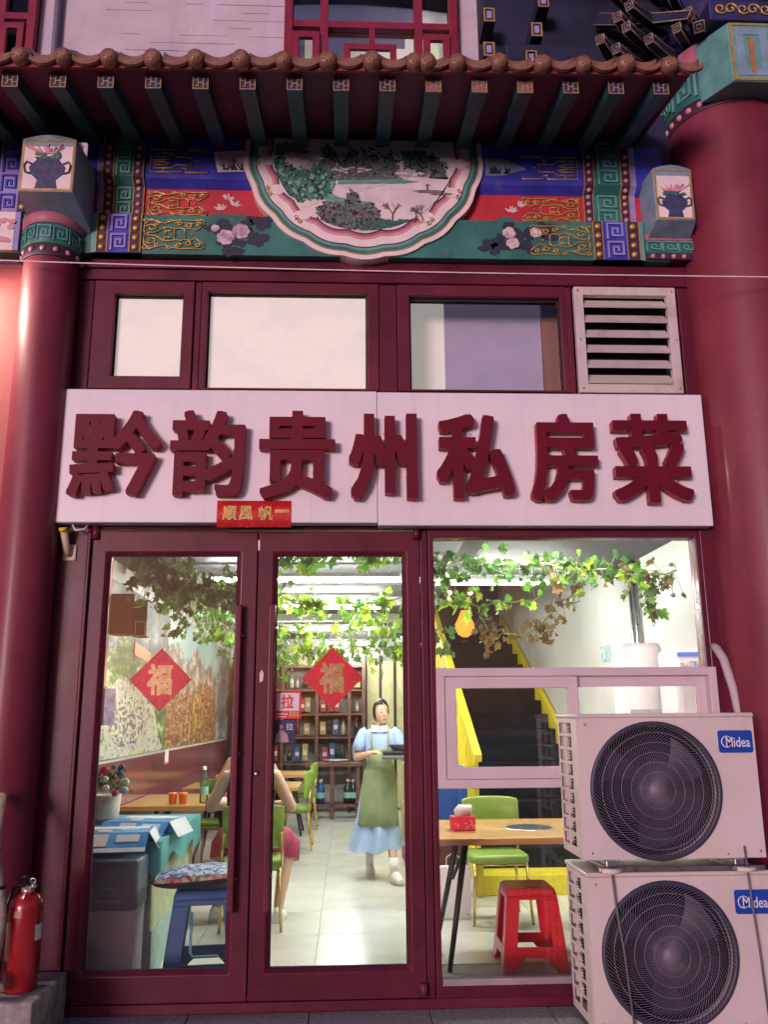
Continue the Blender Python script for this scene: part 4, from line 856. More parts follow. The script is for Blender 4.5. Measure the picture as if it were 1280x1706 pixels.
MB().hexa([(1.02, -1.3, 6.75), (6, -1.3, 6.75), (6, .39, 7.3), (1.02, .39, 7.3), (1.02, -1.3, 6.85), (6, -1.3, 6.85), (6, .39, 7.4), (1.02, .39, 7.4)]).build('soffit', DNAVY, gr, world=True)
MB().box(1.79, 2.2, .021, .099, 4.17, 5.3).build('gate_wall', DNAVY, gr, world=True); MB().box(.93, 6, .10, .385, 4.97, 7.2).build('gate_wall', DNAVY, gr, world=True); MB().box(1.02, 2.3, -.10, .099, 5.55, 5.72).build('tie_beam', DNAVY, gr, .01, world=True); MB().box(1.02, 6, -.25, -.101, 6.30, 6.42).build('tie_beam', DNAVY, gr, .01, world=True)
def dia(x, y, z, s=.055):
    o = MB(); o.box(x-s*.7, x+s*.7, y, .099, z-s, z+s).build('beam_end', DNAVY, gr, .004, world=True)
    MB().ring(x-s*.66, x+s*.66, z-s*.95, z+s*.95, .010, y-.004, y+.001).build('gold_edge', GOLDP, gr, world=True)
    MB().box(x-s*.30, x+s*.30, y-.003, y, z-s*.5, z+s*.5).build('painted_spot', LILAC, gr, world=True)
for x, y, z in ((.925, -.10, 5.935), (.915, -.10, 5.67), (1.235, -.10, 5.83), (1.19, -.10, 5.615), (1.29, -.10, 6.06)): dia(x, y, z)
def arm(p0, p1, w=.05, h=.075):
    p0, p1 = Vector(p0), Vector(p1); d = (p1-p0).normalized(); sd = d.cross(Vector((0, 0, 1))).normalized(); u = sd.cross(d)
    rings = []; gl = MB()
    for t in (0, .35, .7, 1):
        c = p0.lerp(p1, t)+Vector((0, 0, .06*t*t)); k = 1-.35*t
        rings.append([c-sd*w/2-u*h*k/2, c+sd*w/2-u*h*k/2, c+sd*w/2+u*h*k/2, c-sd*w/2+u*h*k/2])
    m = MB(); m.loft(rings, smooth=False); a = m.build('bracket_arm', DNAVY, gr, world=True); o = gr.location
    for j in range(4): gl.tube([rings[t][j] for t in range(4)], .0045, 4)
    e = rings[-1]; gl.tube(e+[e[0]], .006, 4); gl.tube([c.lerp(sum(e, Vector())/4, .55) for c in e+[e[0]]], .004, 4)
    gl.v = [(a_-o.x, b_-o.y, c_-o.z) for a_, b_, c_ in gl.v]; gl.build('gold_edge', mat('tarnished_gold', (.34, .26, .20), .45, metal=.3) if 'tarnished_gold' not in bpy.data.materials else bpy.data.materials['tarnished_gold'], a)
q = random.Random(7)
for (x, y, z, l) in ((1.64, -.40, 5.40, .30), (1.85, -.40, 5.475, .32), (1.715, -.40, 5.56, .30), (1.665, -.40, 5.632, .26), (1.745, -.40, 5.72, .34), (1.70, -.42, 5.80, .26), (2.01, -.42, 5.80, .22), (2.05, -.36, 5.60, .25), (1.62, -.38, 5.88, .3), (1.95, -.36, 5.90, .3), (2.12, -.38, 5.70, .25), (1.80, -.36, 6.0, .3), (2.2, -.4, 5.95, .3), (1.56, -.36, 5.50, .22)):
    arm((x+l, y+.30, z+.05+.25*l), (x, y, z-.03))
arm((2.35, -.05, 5.95), (2.15, -.45, 5.50), .06, .09); arm((1.70, .05, 6.05), (2.12, -.42, 5.60), .05, .08)
# cable and flag bracket, pipe
tag(MB().tube([(-2.6, -.30, 4.02)]+[(-2.6+.5*k, -.30-.02*k, 4.015-.016*k-.02*sin(pi*k/10)) for k in range(1, 11)]+[(3.2, -.5, 3.86)], .004, 5).build('cable', CREAMP), 'thin pale cable strung across the front under the painted beam', 'cable')
fb = thing('flag_bracket', 'cream flagpole bracket on the post under the left end of the sign', 'bracket', (-1.54, -.03, 2.33))
IVORY = mat('ivory_plastic_cap', (.62, .52, .34), .5)
MB().box(-1.575, -1.505, -.042, -.0305, 2.32, 2.41).build('plate', IVORY, fb, .004, world=True); MB().tube([(-1.545, -.045, 2.35), (-1.552, -.07, 2.40), (-1.562, -.11, 2.49)], .020, 12).build('socket', IVORY, fb, world=True); MB().tube([(-1.5615, -.108, 2.470), (-1.563, -.114, 2.492)], .023, 12).build('rim', YELLOW, fb, world=True)
for x, z in ((-1.566, 2.33), (-1.514, 2.33), (-1.566, 2.40), (-1.514, 2.40)): MB().ball((x, -.043, z), .004, 6, 4).build('screw', STEEL, fb, world=True)
tag(MB().tube([(2.06, .0, 1.84), (2.06, -.06, 1.82), (2.08, -.09, 1.76), (2.11, -.11, 1.60), (2.135, -.12, 1.38), (2.10, -.16, 1.05)], .024, 12).build('refrigerant_pipe', mat('grey_lagging', (.50, .45, .46), .6)), 'grey wrapped pipe running down behind the outdoor units', 'pipe')

# ------------------------------------------------------------------ outdoor air conditioning units
def ac_unit(label, loc):
    t = thing('outdoor_unit', label, 'air conditioner', loc, group='stacked outdoor units')
    # local frame: x 0..W to the right, front at y 0, depth towards +y, z up from the feet
    Wd, D, H = .885, .40, .685; z0 = .03
    fx, fz, fr = .372, .345, .312
    # front panel with a round opening
    m = MB(); n = 64; o = []; i = []
    per = []
    for k in range(n):
        a = 2*pi*k/n; c, s_ = cos(a), sin(a)
        tx = ((Wd-fx) if c > 0 else fx)/abs(c) if abs(c) > 1e-6 else 9; tz = ((H-fz) if s_ > 0 else (fz-z0))/abs(s_) if abs(s_) > 1e-6 else 9
        q = min(tx, tz); per.append((fx+q*c, fz+q*s_))
    cor = [(0, z0), (Wd, z0), (Wd, H), (0, H)]
    for cx_, cz_ in cor:
        j = min(range(n), key=lambda k: (per[k][0]-cx_)**2+(per[k][1]-cz_)**2); per[j] = (cx_, cz_)
    ins = [(fx+fr*cos(2*pi*k/n), fz+fr*sin(2*pi*k/n)) for k in range(n)]
    vs = [(x, 0, z) for x, z in per]+[(x, -.004, z) for x, z in ins]+[(fx+(x-fx)*.97, .035, fz+(z-fz)*.97) for x, z in ins]+[(x, .012, z) for x, z in per]
    fs = []
    for k in range(n): j = (k+1) % n; fs += [(k, j, n+j, n+k), (n+k, n+j, 2*n+j, 2*n+k), (3*n+k, 3*n+j, j, k)]
    m.add(vs, fs, False); m.build('front_panel', ACBODY, t)
    MB().box(.002, Wd-.002, D-.014, D, z0, H-.001).build('back_panel', ACBODY, t)
    MB().box(Wd-.014, Wd-.001, .0125, D-.0145, z0, H-.001).build('side_panel', ACBODY, t, .003)
    MB().box(.002, Wd-.002, .0125, D-.0145, z0, z0+.012).build('base_pan', ACBODY, t)
    tp = MB(); tp.box(-.008, Wd+.004, -.008, D+.006, H+.001, H+.022); tp.build('top_cover', ACBODY, t, .008, 3)
    # louvred side with two columns of openings
    sd = MB()
    zl = [z0+.04+.0675*k for k in range(10)]
    for a, b in ((.0125, .115), (.225, .250), (.360, D-.0145)): sd.box(-.002, .0015, a, b, z0, H-.001)
    for k in range(10):
        za, zb = (z0 if k == 0 else zl[k-1]+.053), (zl[k] if k < 9 else H-.001)
        for a, b in ((.1152, .2248), (.2502, .3598)): sd.box(-.0015, .001, a, b, za, zb)
    sd.build('side_grid', ACSIDE, t)
    co = MB()
    for k in range(44): co.box(.05, .058, .02, D-.02, z0+.02+.0145*k, z0+.02+.0145*k+.004)
    stuff(co.build('coil_fins', mat('coil_aluminium', (.055, .045, .035), .7) if 'coil_aluminium' not in bpy.data.materials else bpy.data.materials['coil_aluminium'], t))
    MB().box(.06, .062, .02, D-.02, z0+.013, H-.01).build('coil_back', ACDARK, t)
    # fan cavity, blades, guard
    MB().lathe([(fr*.972, .036), (fr*.96, .16), (.0, .17)], 48, (fx, 0, fz), axis='y').build('fan_shroud', ACDARK, t)
    fan = MB()
    for b in range(3):
        a0 = b*2*pi/3; rows = []
        for u in range(7):
            rr = .07+.21*u/6; w = .55+.25*u/6; rows.append([(fx+rr*cos(a0+w*v/5+.25*u/6), .075+.055*v/5, fz+rr*sin(a0+w*v/5+.25*u/6)) for v in range(6)])
        vs = [p for r_ in rows for p in r_]; fan.add(vs+[(x, y+.004, z) for x, y, z in vs], [(r_*6+v, r_*6+v+1, (r_+1)*6+v+1, (r_+1)*6+v) for r_ in range(6) for v in range(5)]+[(42+(r_+1)*6+v, 42+(r_+1)*6+v+1, 42+r_*6+v+1, 42+r_*6+v) for r_ in range(6) for v in range(5)], True)
    fan.lathe([(.0, .06), (.06, .062), (.075, .08), (.075, .14)], 24, (fx, 0, fz), axis='y'); fan.build('fan', ACGRILL, t, fix=False)
    gd = MB(); gd.lathe([(fr+.012, -.002), (fr+.012, -.012), (fr+.002, -.018), (fr-.012, -.014), (fr-.012, .004)], 64, (fx, 0, fz), axis='y'); gd.build('guard_rim', ACGRILL, t)
    wr = MB()
    for k in range(5):
        rr = .085+.0465*k; yy = -.030+.016*((rr/fr)**2)
        wr.tube([(fx+rr*cos(2*pi*j/40), yy-.004, fz+rr*sin(2*pi*j/40)) for j in range(41)], .0022, 4, cap=False)
    for k in range(96):
        a = 2*pi*k/96; pts = []
        for u in range(8):
            rr = .045+(fr-.052)*u/7; sw_ = a-.95*(u/7)**1.35; pts.append((fx+rr*cos(sw_), -.030+.016*((rr/fr)**2), fz+rr*sin(sw_)))
        wr.tube(pts, .0017, 3, cap=False)
    stuff(wr.build('fan_guard', mat('guard_wire', (.20, .17, .22), .45) if 'guard_wire' not in bpy.data.materials else bpy.data.materials['guard_wire'], t, fix=False))
    MB().lathe([(0, -.040), (.044, -.038), (.047, -.030), (.047, -.022)], 28, (fx, 0, fz), axis='y').build('guard_hub', mat('hub_plastic', (.17, .14, .17), .5) if 'hub_plastic' not in bpy.data.materials else bpy.data.materials['hub_plastic'], t)
    # badge
    bx0, bx1, bz0, bz1 = .700, .872, .515, .622
    b = MB(); rc = .012; pl = []
    for cx_, cz_, a0 in ((bx1-rc, bz1-rc, 0), (bx0+rc, bz1-rc, 90), (bx0+rc, bz0+rc, 180), (bx1-rc, bz0+rc, 270)):
        pl += [(cx_+rc*cos(R(a0+30*k)), cz_+rc*sin(R(a0+30*k))) for k in range(4)]
    bo = b.prism(pl, -.0055, -.0005).build('badge', BADGE, t)
    tx = link('badge_lettering', text_mesh('Midea', BADGEW, (.738, .858, .542, .590), .0012, .006, -.0068, res=3), bo)
    cr_ = MB(); cr_.tube([(.742+.026*cos(R(a)), -.0062, .568+.026*sin(R(a))) for a in range(20, 341, 16)], [.0012+.0022*sin(pi*k/20) for k in range(21)], 5); cr_.build('badge_crescent', BADGEW, bo)
    for x, z in ((.04, z0+.03), (.86, z0+.03), (.04, H-.03), (.45, z0+.018), (.70, z0+.018)): MB().lathe([(0, -.004), (.006, -.003), (.006, .001)], 8, (x, 0, z), axis='y').build('screw', STEEL, t)
    MB().box(.73, .87, -.0015, -.0004, .40, .404).build('panel_seam', ACSIDE, t); MB().box(.0, Wd, -.0012, -.0004, H-.042, H-.039).build('panel_seam', ACSIDE, t)
    for x in (.10, .72): MB().box(x, x+.05, -.02, D+.02, 0, z0-.001).build('foot_rail', STEEL, t, .004)
    return t
ac_unit('lower outdoor air conditioner standing on the pavement, wires crossing its fan', (1.140, -.50, .0305))
ac_unit('upper outdoor air conditioner stacked on another, pipe behind it', (1.132, -.50, .7645))
rk = thing('unit_stand', 'steel rails between and below the two outdoor units', 'stand', (1.5, -.33, 0))
for z0, z1 in ((.739, .763),):
    for x in (1.23, 1.86): MB().box(x, x+.05, -.53, -.13, z0, z1).build('rail', STEEL, rk, .004, world=True)
MB().box(1.20, 2.0, -.515, -.49, .741, .762).build('cross_bar', STEEL, rk, .003, world=True)
for x0, x1, zt, lab in ((1.255, 1.315, .755, 'thin steel wire hanging down over the lower fan guard'), (1.905, 1.94, .85, 'thin steel wire hanging down over the lower blue badge')):
    t = thing('tie_wire', lab, 'wire', (x0, -.53, .05)); MB().tube([(x0, -.522, zt), (x0+.004, -.535, .62), ((x0+x1)/2, -.54, .4), (x1, -.538, .02)], .0055, 6).build('strand', mat('grey_wire', (.16, .14, .15), .5) if 'grey_wire' not in bpy.data.materials else bpy.data.materials['grey_wire'], t, world=True)
    MB().tube([(x0-.05, -.53, .748), (x0, -.54, .746), (x0+.04, -.53, .750)], .012, 8).build('hook', ACSIDE, t, world=True)

# ------------------------------------------------------------------ extinguisher, stone block, hose
bk = thing('stone_block', 'weathered concrete block under the fire extinguisher', 'block', (-1.56, -.35, 0))
m = MB().box(-1.74, -1.385, -.56, -.06, 0, .245); m.build('block', CONC, bk, .012, 2, world=True)
fx_ = thing('fire_extinguisher', 'red fire extinguisher standing on the concrete block at the lower left', 'fire extinguisher', (-1.512, -.36, .246)); fx_.scale = (1.05, 1.05, .91)
MB().lathe([(.0, .0), (.066, .002), (.070, .012), (.070, .03), (.074, .034), (.074, .40), (.070, .425), (.055, .448), (.030, .46), (.024, .475), (.0, .475)], 32).build('cylinder', EXTRED, fx_)
MB().lathe([(.026, .462), (.028, .466), (.028, .486), (.018, .49), (.018, .515), (.0, .515)], 20).build('valve', mat('brass_valve', (.6, .55, .42), .35, metal=.6), fx_)
MB().hexa([(-.012, -.07, .50), (.012, -.07, .50), (.012, .03, .51), (-.012, .03, .51), (-.012, -.08, .512), (.012, -.08, .512), (.012, .03, .525), (-.012, .03, .525)]).build('carry_handle', BLACK, fx_, .003)
MB().hexa([(-.010, -.06, .54), (.010, -.06, .54), (.010, .025, .526), (-.010, .025, .526), (-.010, -.065, .555), (.010, -.065, .555), (.010, .025, .536), (-.010, .025, .536)]).build('squeeze_lever', BLACK, fx_, .003)
MB().lathe([(0, -.012), (.018, -.012), (.018, 0), (0, 0)], 16, (.028, -.012, .497), axis='y').build('pressure_gauge', STEEL, fx_)
MB().tube([(.03+.012*cos(R(a)), -.03, .525+.012*sin(R(a))) for a in range(0, 361, 30)], .0025, 5, cap=False).build('safety_ring', STEEL, fx_)
MB().tube([(-.02, 0, .50), (-.06, -.01, .49), (-.085, -.01, .40), (-.09, -.02, .25), (-.088, -.03, .10), (-.11, -.05, .03)], .010, 8).build('hose', BLACK, fx_)
lb = MB(); lb.lathe([(.0746, .24), (.0746, .315)], 8, a0=R(-35), a1=R(0)); lb.build('white_label', PAPERW, fx_, fix=False)
lb = MB(); lb.lathe([(.0746, .15), (.0746, .33)], 12, a0=R(-170), a1=R(-120)); lb.build('print_label', mat('label_orange', (.62, .25, .18), .5), fx_, fix=False)
lb = MB(); lb.lathe([(.0746, .355), (.0735, .395)], 8, a0=R(-115), a1=R(-85)); lb.build('tag_label', mat('label_ochre', (.45, .26, .12), .5), fx_, fix=False)
hs = thing('canvas_hose', 'coiled pale canvas hose hanging against the left column', 'hose', (-1.62, -.50, .2))
MB().tube([(-1.70, -.30, 1.10), (-1.655, -.44, .95), (-1.645, -.48, .86), (-1.62, -.46, .75), (-1.60, -.47, .66), (-1.585, -.47, .56), (-1.60, -.48, .40), (-1.64, -.50, .30)], [.026, .026, .030, .026, .030, .027, .026, .02], 10).build('hose', mat('canvas', (.42, .36, .28), .9, var=.25, scale=25, bump=.3), hs, world=True)
for p in ((-1.648, -.475, .87), (-1.612, -.465, .71)): MB().tube([(p[0], p[1], p[2]-.008), (p[0], p[1], p[2]+.008)], .034, 10).build('strap', BLACK, hs, world=True)
MB().ball((-1.60, -.52, .31), (.05, .04, .045), 12, 8).build('cloth_end', WCOT, hs, world=True)

# ------------------------------------------------------------------ interior shell
XL, XR, YB, ZC = -1.92, 2.46, 9.9, 2.74
fl = struct(thing('interior_floor', '', '')); del fl['label'], fl['category']
MB().box(XL, XR, .12, YB, -.05, -.003).build('floor_bed', FLOORJ, fl)
MB().box(XL, XR, -.05, .12, -.05, .002).build('threshold', STONE, fl)
ft = MB().box(-.398, .398, -.398, .398, -.003, .0025).mesh('tile', TILEF, .001, 1)
for i in range(-2, 4):
    for j in range(0, 13):
        x, y = -.19+.4+.8*i, 1.27-.4+.8*(j-1)+.4
        if y < .5 or y > YB-.3: continue
        link('tile', ft, fl, (x, y, 0))
def shell(name, x0, x1, y0, y1, z0, z1, m): return struct(MB().box(x0, x1, y0, y1, z0, z1).build(name, m))
shell('wall_left', XL-.12, XL, .13, YB, -.05, 4.9, IWALL); shell('wall_right', XR, XR+.12, .13, YB, -.05, 4.9, IWALL); shell('wall_back', XL-.12, XR+.12, YB, YB+.12, -.05, 4.9, mat('back_wall_paint', (.42, .40, .40), .8))
ce = shell('ceiling', XL, 1.02, .13, YB, ZC, ZC+.08, ICEIL); shell('ceiling_front', 1.0201, XR, .13, 3.1, ZC, ZC+.08, ICEIL); shell('upper_ceiling', XL, XR, .13, YB, 4.82, 4.9, ICEIL); shell('stairwell_wall', 1.02, XR, 3.1, 3.16, ZC, 4.82, IWALL)
shell('stairwell_side', .96, 1.0195, 3.1, YB, ZC+.081, 4.82, IWALL)
for y in (.55, 1.5, 3.0, 4.6, 6.2, 7.8): MB().box(XL+.001, 1.0, y, y+.14, ZC-.09, ZC-.001).build('beam', IBEAM, ce)
MB().box(.80, .95, .15, 3.05, ZC-.12, ZC-.092).build('beam', IBEAM, ce)
# maroon wainscot on the left wall
wp = thing('wainscot', 'glossy maroon panelling along the lower left wall inside', 'panelling', (XL, 4.5, 0))
WAIN = mat('maroon_panel', (.22, .05, .06), .2, var=.15, coat=.5)
for k in range(10): MB().box(XL+.001, XL+.025, .2+.95*k, .2+.95*k+.945, 0, 1.12).build('panel', WAIN, wp, .003, world=True)
# mural of two panels
mu = thing('wall_mural', 'large photo mural of a green crowd scene and golden town on the left wall', 'mural', (XL, 5.2, 1.14))
CROWD = printmat('crowd_print', [(.30, (.06, .06, .08)), (.42, (.30, .26, .28)), (.48, (.55, .52, .46)), (.54, (.62, .64, .50)), (.62, (.34, .46, .22)), (1, (.74, .76, .66))], 16, stretch=(1, .6, 1.2), detail=12)
GRNP = printmat('green_field_print', [(.3, (.01, .035, .015)), (.46, (.04, .13, .02)), (.56, (.15, .28, .06)), (.62, (.55, .60, .42)), (1, (.74, .76, .66))], 5, stretch=(1, .45, 1.4))
MISTP = printmat('mist_print', [(.3, (.05, .055, .06)), (.5, (.14, .15, .15)), (.68, (.5, .52, .50)), (1, (.7, .7, .66))], 3, stretch=(1, .5, 1.3))
TOWNP = printmat('town_print', [(.25, (.04, .025, .018)), (.46, (.16, .07, .03)), (.55, (.36, .17, .06)), (.66, (.62, .46, .22)), (1, (.8, .74, .55))], 13, stretch=(1, .4, 1.6))
ROCKP = printmat('rock_print', [(.3, (.06, .05, .045)), (.5, (.20, .16, .13)), (.62, (.58, .48, .36)), (1, (.74, .68, .58))], 7, stretch=(1, .5, .8))
JADE = mat('jade_sky_print', (.24, .40, .36), .5, var=.15, scale=2)
def wallpoly(name, yz, m, d, par=None): 
    k = MB(); n = len(yz); k.add([(XL+d, y, z) for y, z in yz]+[(XL+.002, y, z) for y, z in yz], [tuple(range(n)), tuple(range(2*n-1, n-1, -1))]+[(i, n+i, n+(i+1) % n, (i+1) % n) for i in range(n)], False)
    return k.build(name, m, par or mu, world=True)
def rz(y0, y1, zb, zs, j, s): return ridge(y0, y1, zb, zs, j, s)
wallpoly('left_panel', [(1.0, 1.14), (4.60, 1.14), (4.60, 2.58), (1.0, 2.58)], MISTP, .006)
wallpoly('green_slope', rz(1.0, 4.598, 1.145, [2.0, 2.2, 1.98, 2.15, 1.95, 1.8, 2.2], .07, 3), GRNP, .008); wallpoly('crowd', rz(1.0, 4.5, 1.146, [1.55, 1.75, 1.68, 1.80, 1.72, 1.60, 1.2], .02, 4), CROWD, .010)
wallpoly('right_panel', [(4.61, 1.14), (8.2, 1.14), (8.2, 2.60), (4.61, 2.60)], JADE, .006)
wallpoly('cliffs', rz(4.612, 8.198, 1.145, [2.20, 2.26, 2.12, 2.3, 2.1, 2.2, 2.0], .05, 5), ROCKP, .008); wallpoly('golden_town', rz(4.612, 8.198, 1.146, [1.62, 1.75, 1.7, 1.86, 1.9, 1.7], .05, 6), TOWNP, .010)
q = random.Random(6)
for k in range(14):
    y, z, w_ = q.uniform(4.7, 7.6), 1.35+q.uniform(0, .4), q.uniform(.10, .22); wallpoly('painted_house', [(y, z-.1), (y+w_, z-.1), (y+w_, z), (y+w_/2, z+.07), (y, z)], GOLDP if k % 2 else TOWNP, .012+.0006*k)
wallpoly('grey_panel', [(8.25, 1.14), (9.6, 1.14), (9.6, 2.5), (8.25, 2.5)], MISTP, .006); wallpoly('orange_banner', [(3.1, 2.02), (3.75, 1.98), (3.75, 2.08), (3.1, 2.14)], mat('orange_print', (.65, .22, .03), .5), .014)
wallpoly('printed_ring', [(3.0+.62*cos(a*.1309)*(1 if a < 48 else .86), 1.44+.22*sin(a*.1309)*(1 if a < 48 else .8)) for a in range(48)], printmat('dancers_print', [(0, (.18, .16, .2)), (.4, (.45, .40, .38)), (.6, (.62, .66, .5)), (1, (.7, .72, .6))], 45, 'VORONOI', (1, .5, 1), const=True), .0125)
nt_ = thing('notice_paper', 'white notice with red strip stuck under the mural', 'notice', (XL+.03, 4.7, 1.0)); MB().box(XL+.0255, XL+.028, 4.62, 4.80, .99, 1.14).build('sheet', PAPERW, nt_, world=True); MB().box(XL+.0281, XL+.029, 4.62, 4.80, .99, 1.01).build('red_strip', STICKR, nt_, world=True)
ps = thing('wall_sticker', 'pale blue poster stuck inside the left door glass edge', 'poster', (-1.28, .03, 1.6)); MB().box(-1.318, -1.25, .006, .008, 1.43, 1.625).build('sheet', mat('pale_blue_print', (.30, .50, .72), .5, var=.3, scale=25, col2=(.62, .70, .80)), ps, world=True)
bx_ = thing('wall_speaker', 'dark speaker box on brackets high on the left wall', 'speaker', (-1.75, 2.1, 2.1)); MB().box(-1.85, -1.66, 2.0, 2.16, 2.10, 2.42).build('cabinet', mat('speaker_red', (.10, .03, .03), .4), bx_, .01, world=True); MB().box(-1.655, -1.56, 2.0, 2.12, 2.08, 2.36).build('amplifier', BLACK, bx_, .005, world=True)
MB().ring(-1.648, -1.568, 2.085, 2.20, .006, 1.996, 1.9995).build('trim', STEEL, bx_, world=True)
for x in (-1.72, -1.62): MB().tube([(x, 2.1, 2.41 if x < -1.65 else 2.355), (x+.03, 2.1, 2.70)], .006, 6).build('hanger', STEEL, bx_, world=True)
tag(MB().box(XL+.002, XL+.08, 1.0, 1.98, 1.7, 2.70).build('red_curtain', mat('coral_curtain', (.55, .16, .10), .7)), 'coral red curtain strip at the front of the left wall inside', 'curtain')
# ------------------------------------------------------------------ tube lights
TUBE = emat('lit_tube', (.97, 1, .93), 118)
def tube_light(label, x0, x1, y, z):
    t = thing('tube_light', label, 'lamp', ((x0+x1)/2, y, z), group='ceiling tube lights')
    MB().box(x0, x1, y-.022, y+.022, z+.015, z+.055).build('batten', WHITE, t, .004, world=True); MB().tube([(x0+.02, y, z), (x1-.02, y, z)], .022, 10).build('tube', TUBE, t, world=True)
    for x in (x0+.1, x1-.1): MB().tube([(x, y, z+.055), (x, y, ZC+(0 if y < 8 else 0))], .003, 5).build('hanger', WHITE, t, world=True)
tube_light('nearest ceiling tube light seen through the doors', -1.16, .455, 2.47, 2.60); tube_light('second ceiling tube light from the doors', -.70, .375, 4.36, 2.60); tube_light('third ceiling tube light from the doors', -.95, .42, 6.7, 2.60); tube_light('farthest ceiling tube light from the doors', -.35, .43, 9.1, 2.60)
tube_light('ceiling tube light behind the right shop window', .72, 1.885, 2.63, 2.60)
tube_light('unseen fill tube light added just inside above the doors', -1.6, .1, .62, 2.68); tube_light('unseen fill tube light added just inside above the right shop window', .6, 1.8, .55, 2.68)  # unseen tubes added to brighten the things near the glass
# ------------------------------------------------------------------ stairs
ss = thing('staircase', 'black staircase with yellow strings and railing climbing at the right inside', 'staircase', (1.75, 2.85, 0))
ns, rs, gs = 17, .164, .34
for k in range(ns):
    y = 2.85+gs*k
    MB().box(1.14, 2.38, y, y+gs+.02, rs*k+(.0 if k else .003), rs*(k+1)).build('step', YELLOW if k == 0 else STEP, ss, .004, 1, world=True)
for x0, x1 in ((1.08, 1.138), (2.382, 2.44)):
    m = MB(); n = ns; top = [(2.78, 0.004)]
    pts = [(2.78, .004), (2.85+gs*ns, rs*ns-.25), (2.85+gs*ns, rs*ns+.17), (2.78, .28)]
    m.add([(x0, y, z) for y, z in pts]+[(x1, y, z) for y, z in pts], [(0, 1, 2, 3), (7, 6, 5, 4), (0, 4, 5, 1), (1, 5, 6, 2), (2, 6, 7, 3), (3, 7, 4, 0)], False); m.build('string', YELLOW, ss, .004, world=True)
for k in range(0, 34):
    y = 2.80+.17*k; z = .28+.483*(y-2.78)
    MB().box(1.092, 1.126, y, y+.045, z, z+.80).build('baluster', YELLOW, ss, world=True)
m = MB(); pts = [(2.70, 1.08), (2.85+gs*ns, 1.08+.483*(gs*ns+.15)), (2.85+gs*ns, 1.15+.483*(gs*ns+.15)), (2.70, 1.15)]
m.add([(1.075, y, z) for y, z in pts]+[(1.145, y, z) for y, z in pts], [(0, 1, 2, 3), (7, 6, 5, 4), (0, 4, 5, 1), (1, 5, 6, 2), (2, 6, 7, 3), (3, 7, 4, 0)], False); m.build('handrail', YELLOW, ss, .01, world=True)
ln = thing('paper_lantern', 'glowing orange lantern hanging over the top of the stairs', 'lantern', (1.70, 7.6, 2.50)); 
MB().lathe([(.04, .06), (.10, .10), (.14, .18), (.14, .24), (.10, .32), (.05, .44)], 20).build('shade', mat('lantern_paper', (.7, .3, .05), .6, emit=(1, .36, .04), estr=.6), ln)
MB().tube([(0, 0, .44), (0, 0, 1.7)], .008, 6).build('cord', BLACK, ln); MB().lathe([(.05, -.02), (.055, 0), (.05, .01)], 12).build('rim', BLACK, ln)
sc_ = thing('stair_screen', 'dark red carved screen with small lights at the top of the stairs', 'screen', (1.8, 8.7, 2.78)); MB().box(1.15, 2.4, 8.72, 8.78, 2.785, 4.6).build('panel', WOODD, sc_, world=True)
for x in (1.62, 1.95): MB().ball((x, 8.68, 3.35), .035, 10, 6).build('bulb', emat('warm_bulb', (1, .72, .35), 6) if 'warm_bulb' not in bpy.data.materials else bpy.data.materials['warm_bulb'], sc_, world=True)
q = random.Random(9); k = MB()
for j in range(9): k.tube([(1.6+.05*j, 8.70, 3.6+q.uniform(-.05, .05)), (1.6+.05*j+q.uniform(-.03, .03), 8.70, 3.72)], .012, 5)
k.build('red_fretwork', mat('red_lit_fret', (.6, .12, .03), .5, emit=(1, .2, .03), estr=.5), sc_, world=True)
# appliances by the right wall
fz_ = thing('cabinet_cooler', 'white rounded upright cooler cabinet behind the right shop window', 'appliance', (2.14, 1.6, 0))
MB().lathe([(0, 0.003), (.17, .003), (.18, .05), (.18, 1.93), (.165, 1.975), (0, 1.98)], 28, (2.17, 1.62, 0)).build('body', WHITE, fz_, world=True); MB().box(2.04, 2.30, 1.435, 1.452, 1.1, 1.5).build('grille', mat('cool_grey', (.45, .46, .48), .5), fz_, world=True)
fz2 = thing('water_heater', 'white water heater with blue strip and labels in the right window corner', 'appliance', (2.35, 1.25, 0)); MB().box(2.20, 2.452, .95, 1.30, .003, 1.90).build('body', WHITE, fz2, .04, 3, world=True)
MB().box(2.22, 2.44, .947, .9495, 1.84, 1.87).build('blue_strip', mat('blue_strip', (.10, .25, .7), .4), fz2, world=True); MB().box(2.235, 2.29, .946, .9495, 1.70, 1.80).build('label', mat('grey_print', (.5, .5, .55), .5, var=.5, scale=60), fz2, world=True); MB().box(2.30, 2.36, .946, .9495, 1.70, 1.81).build('label', mat('blue_print', (.15, .28, .6), .5, var=.5, scale=50, col2=(.7, .75, .8)), fz2, world=True)
for x, y in ((2.43, 2.3), (2.43, 2.42)): tag(MB().tube([(x, y, .003), (x, y, 2.73)], .022, 10).build('riser_pipe', STEEL), 'steel riser pipe on the right inner wall, %s of the pair' % ('nearer' if y < 2.4 else 'farther'), 'pipe')
tag(MB().box(XR-.006, XR-.001, 3.2, 3.5, 1.95, 2.1).build('wall_notice', mat('teal_notice', (.15, .50, .58), .5, var=.4, scale=30, col2=(.6, .7, .7))), 'small teal notice on the right inner wall', 'notice')
tg = thing('wall_tap', 'red handled valve on the right inner wall near the window corner', 'valve', (2.44, .9, 2.25)); MB().ball((2.42, .9, 2.28), (.015, .03, .05), 10, 6).build('handle', STICKR, tg, world=True); MB().tube([(2.459, .9, 2.25), (2.42, .9, 2.25)], .012, 8).build('stem', STEEL, tg, world=True)

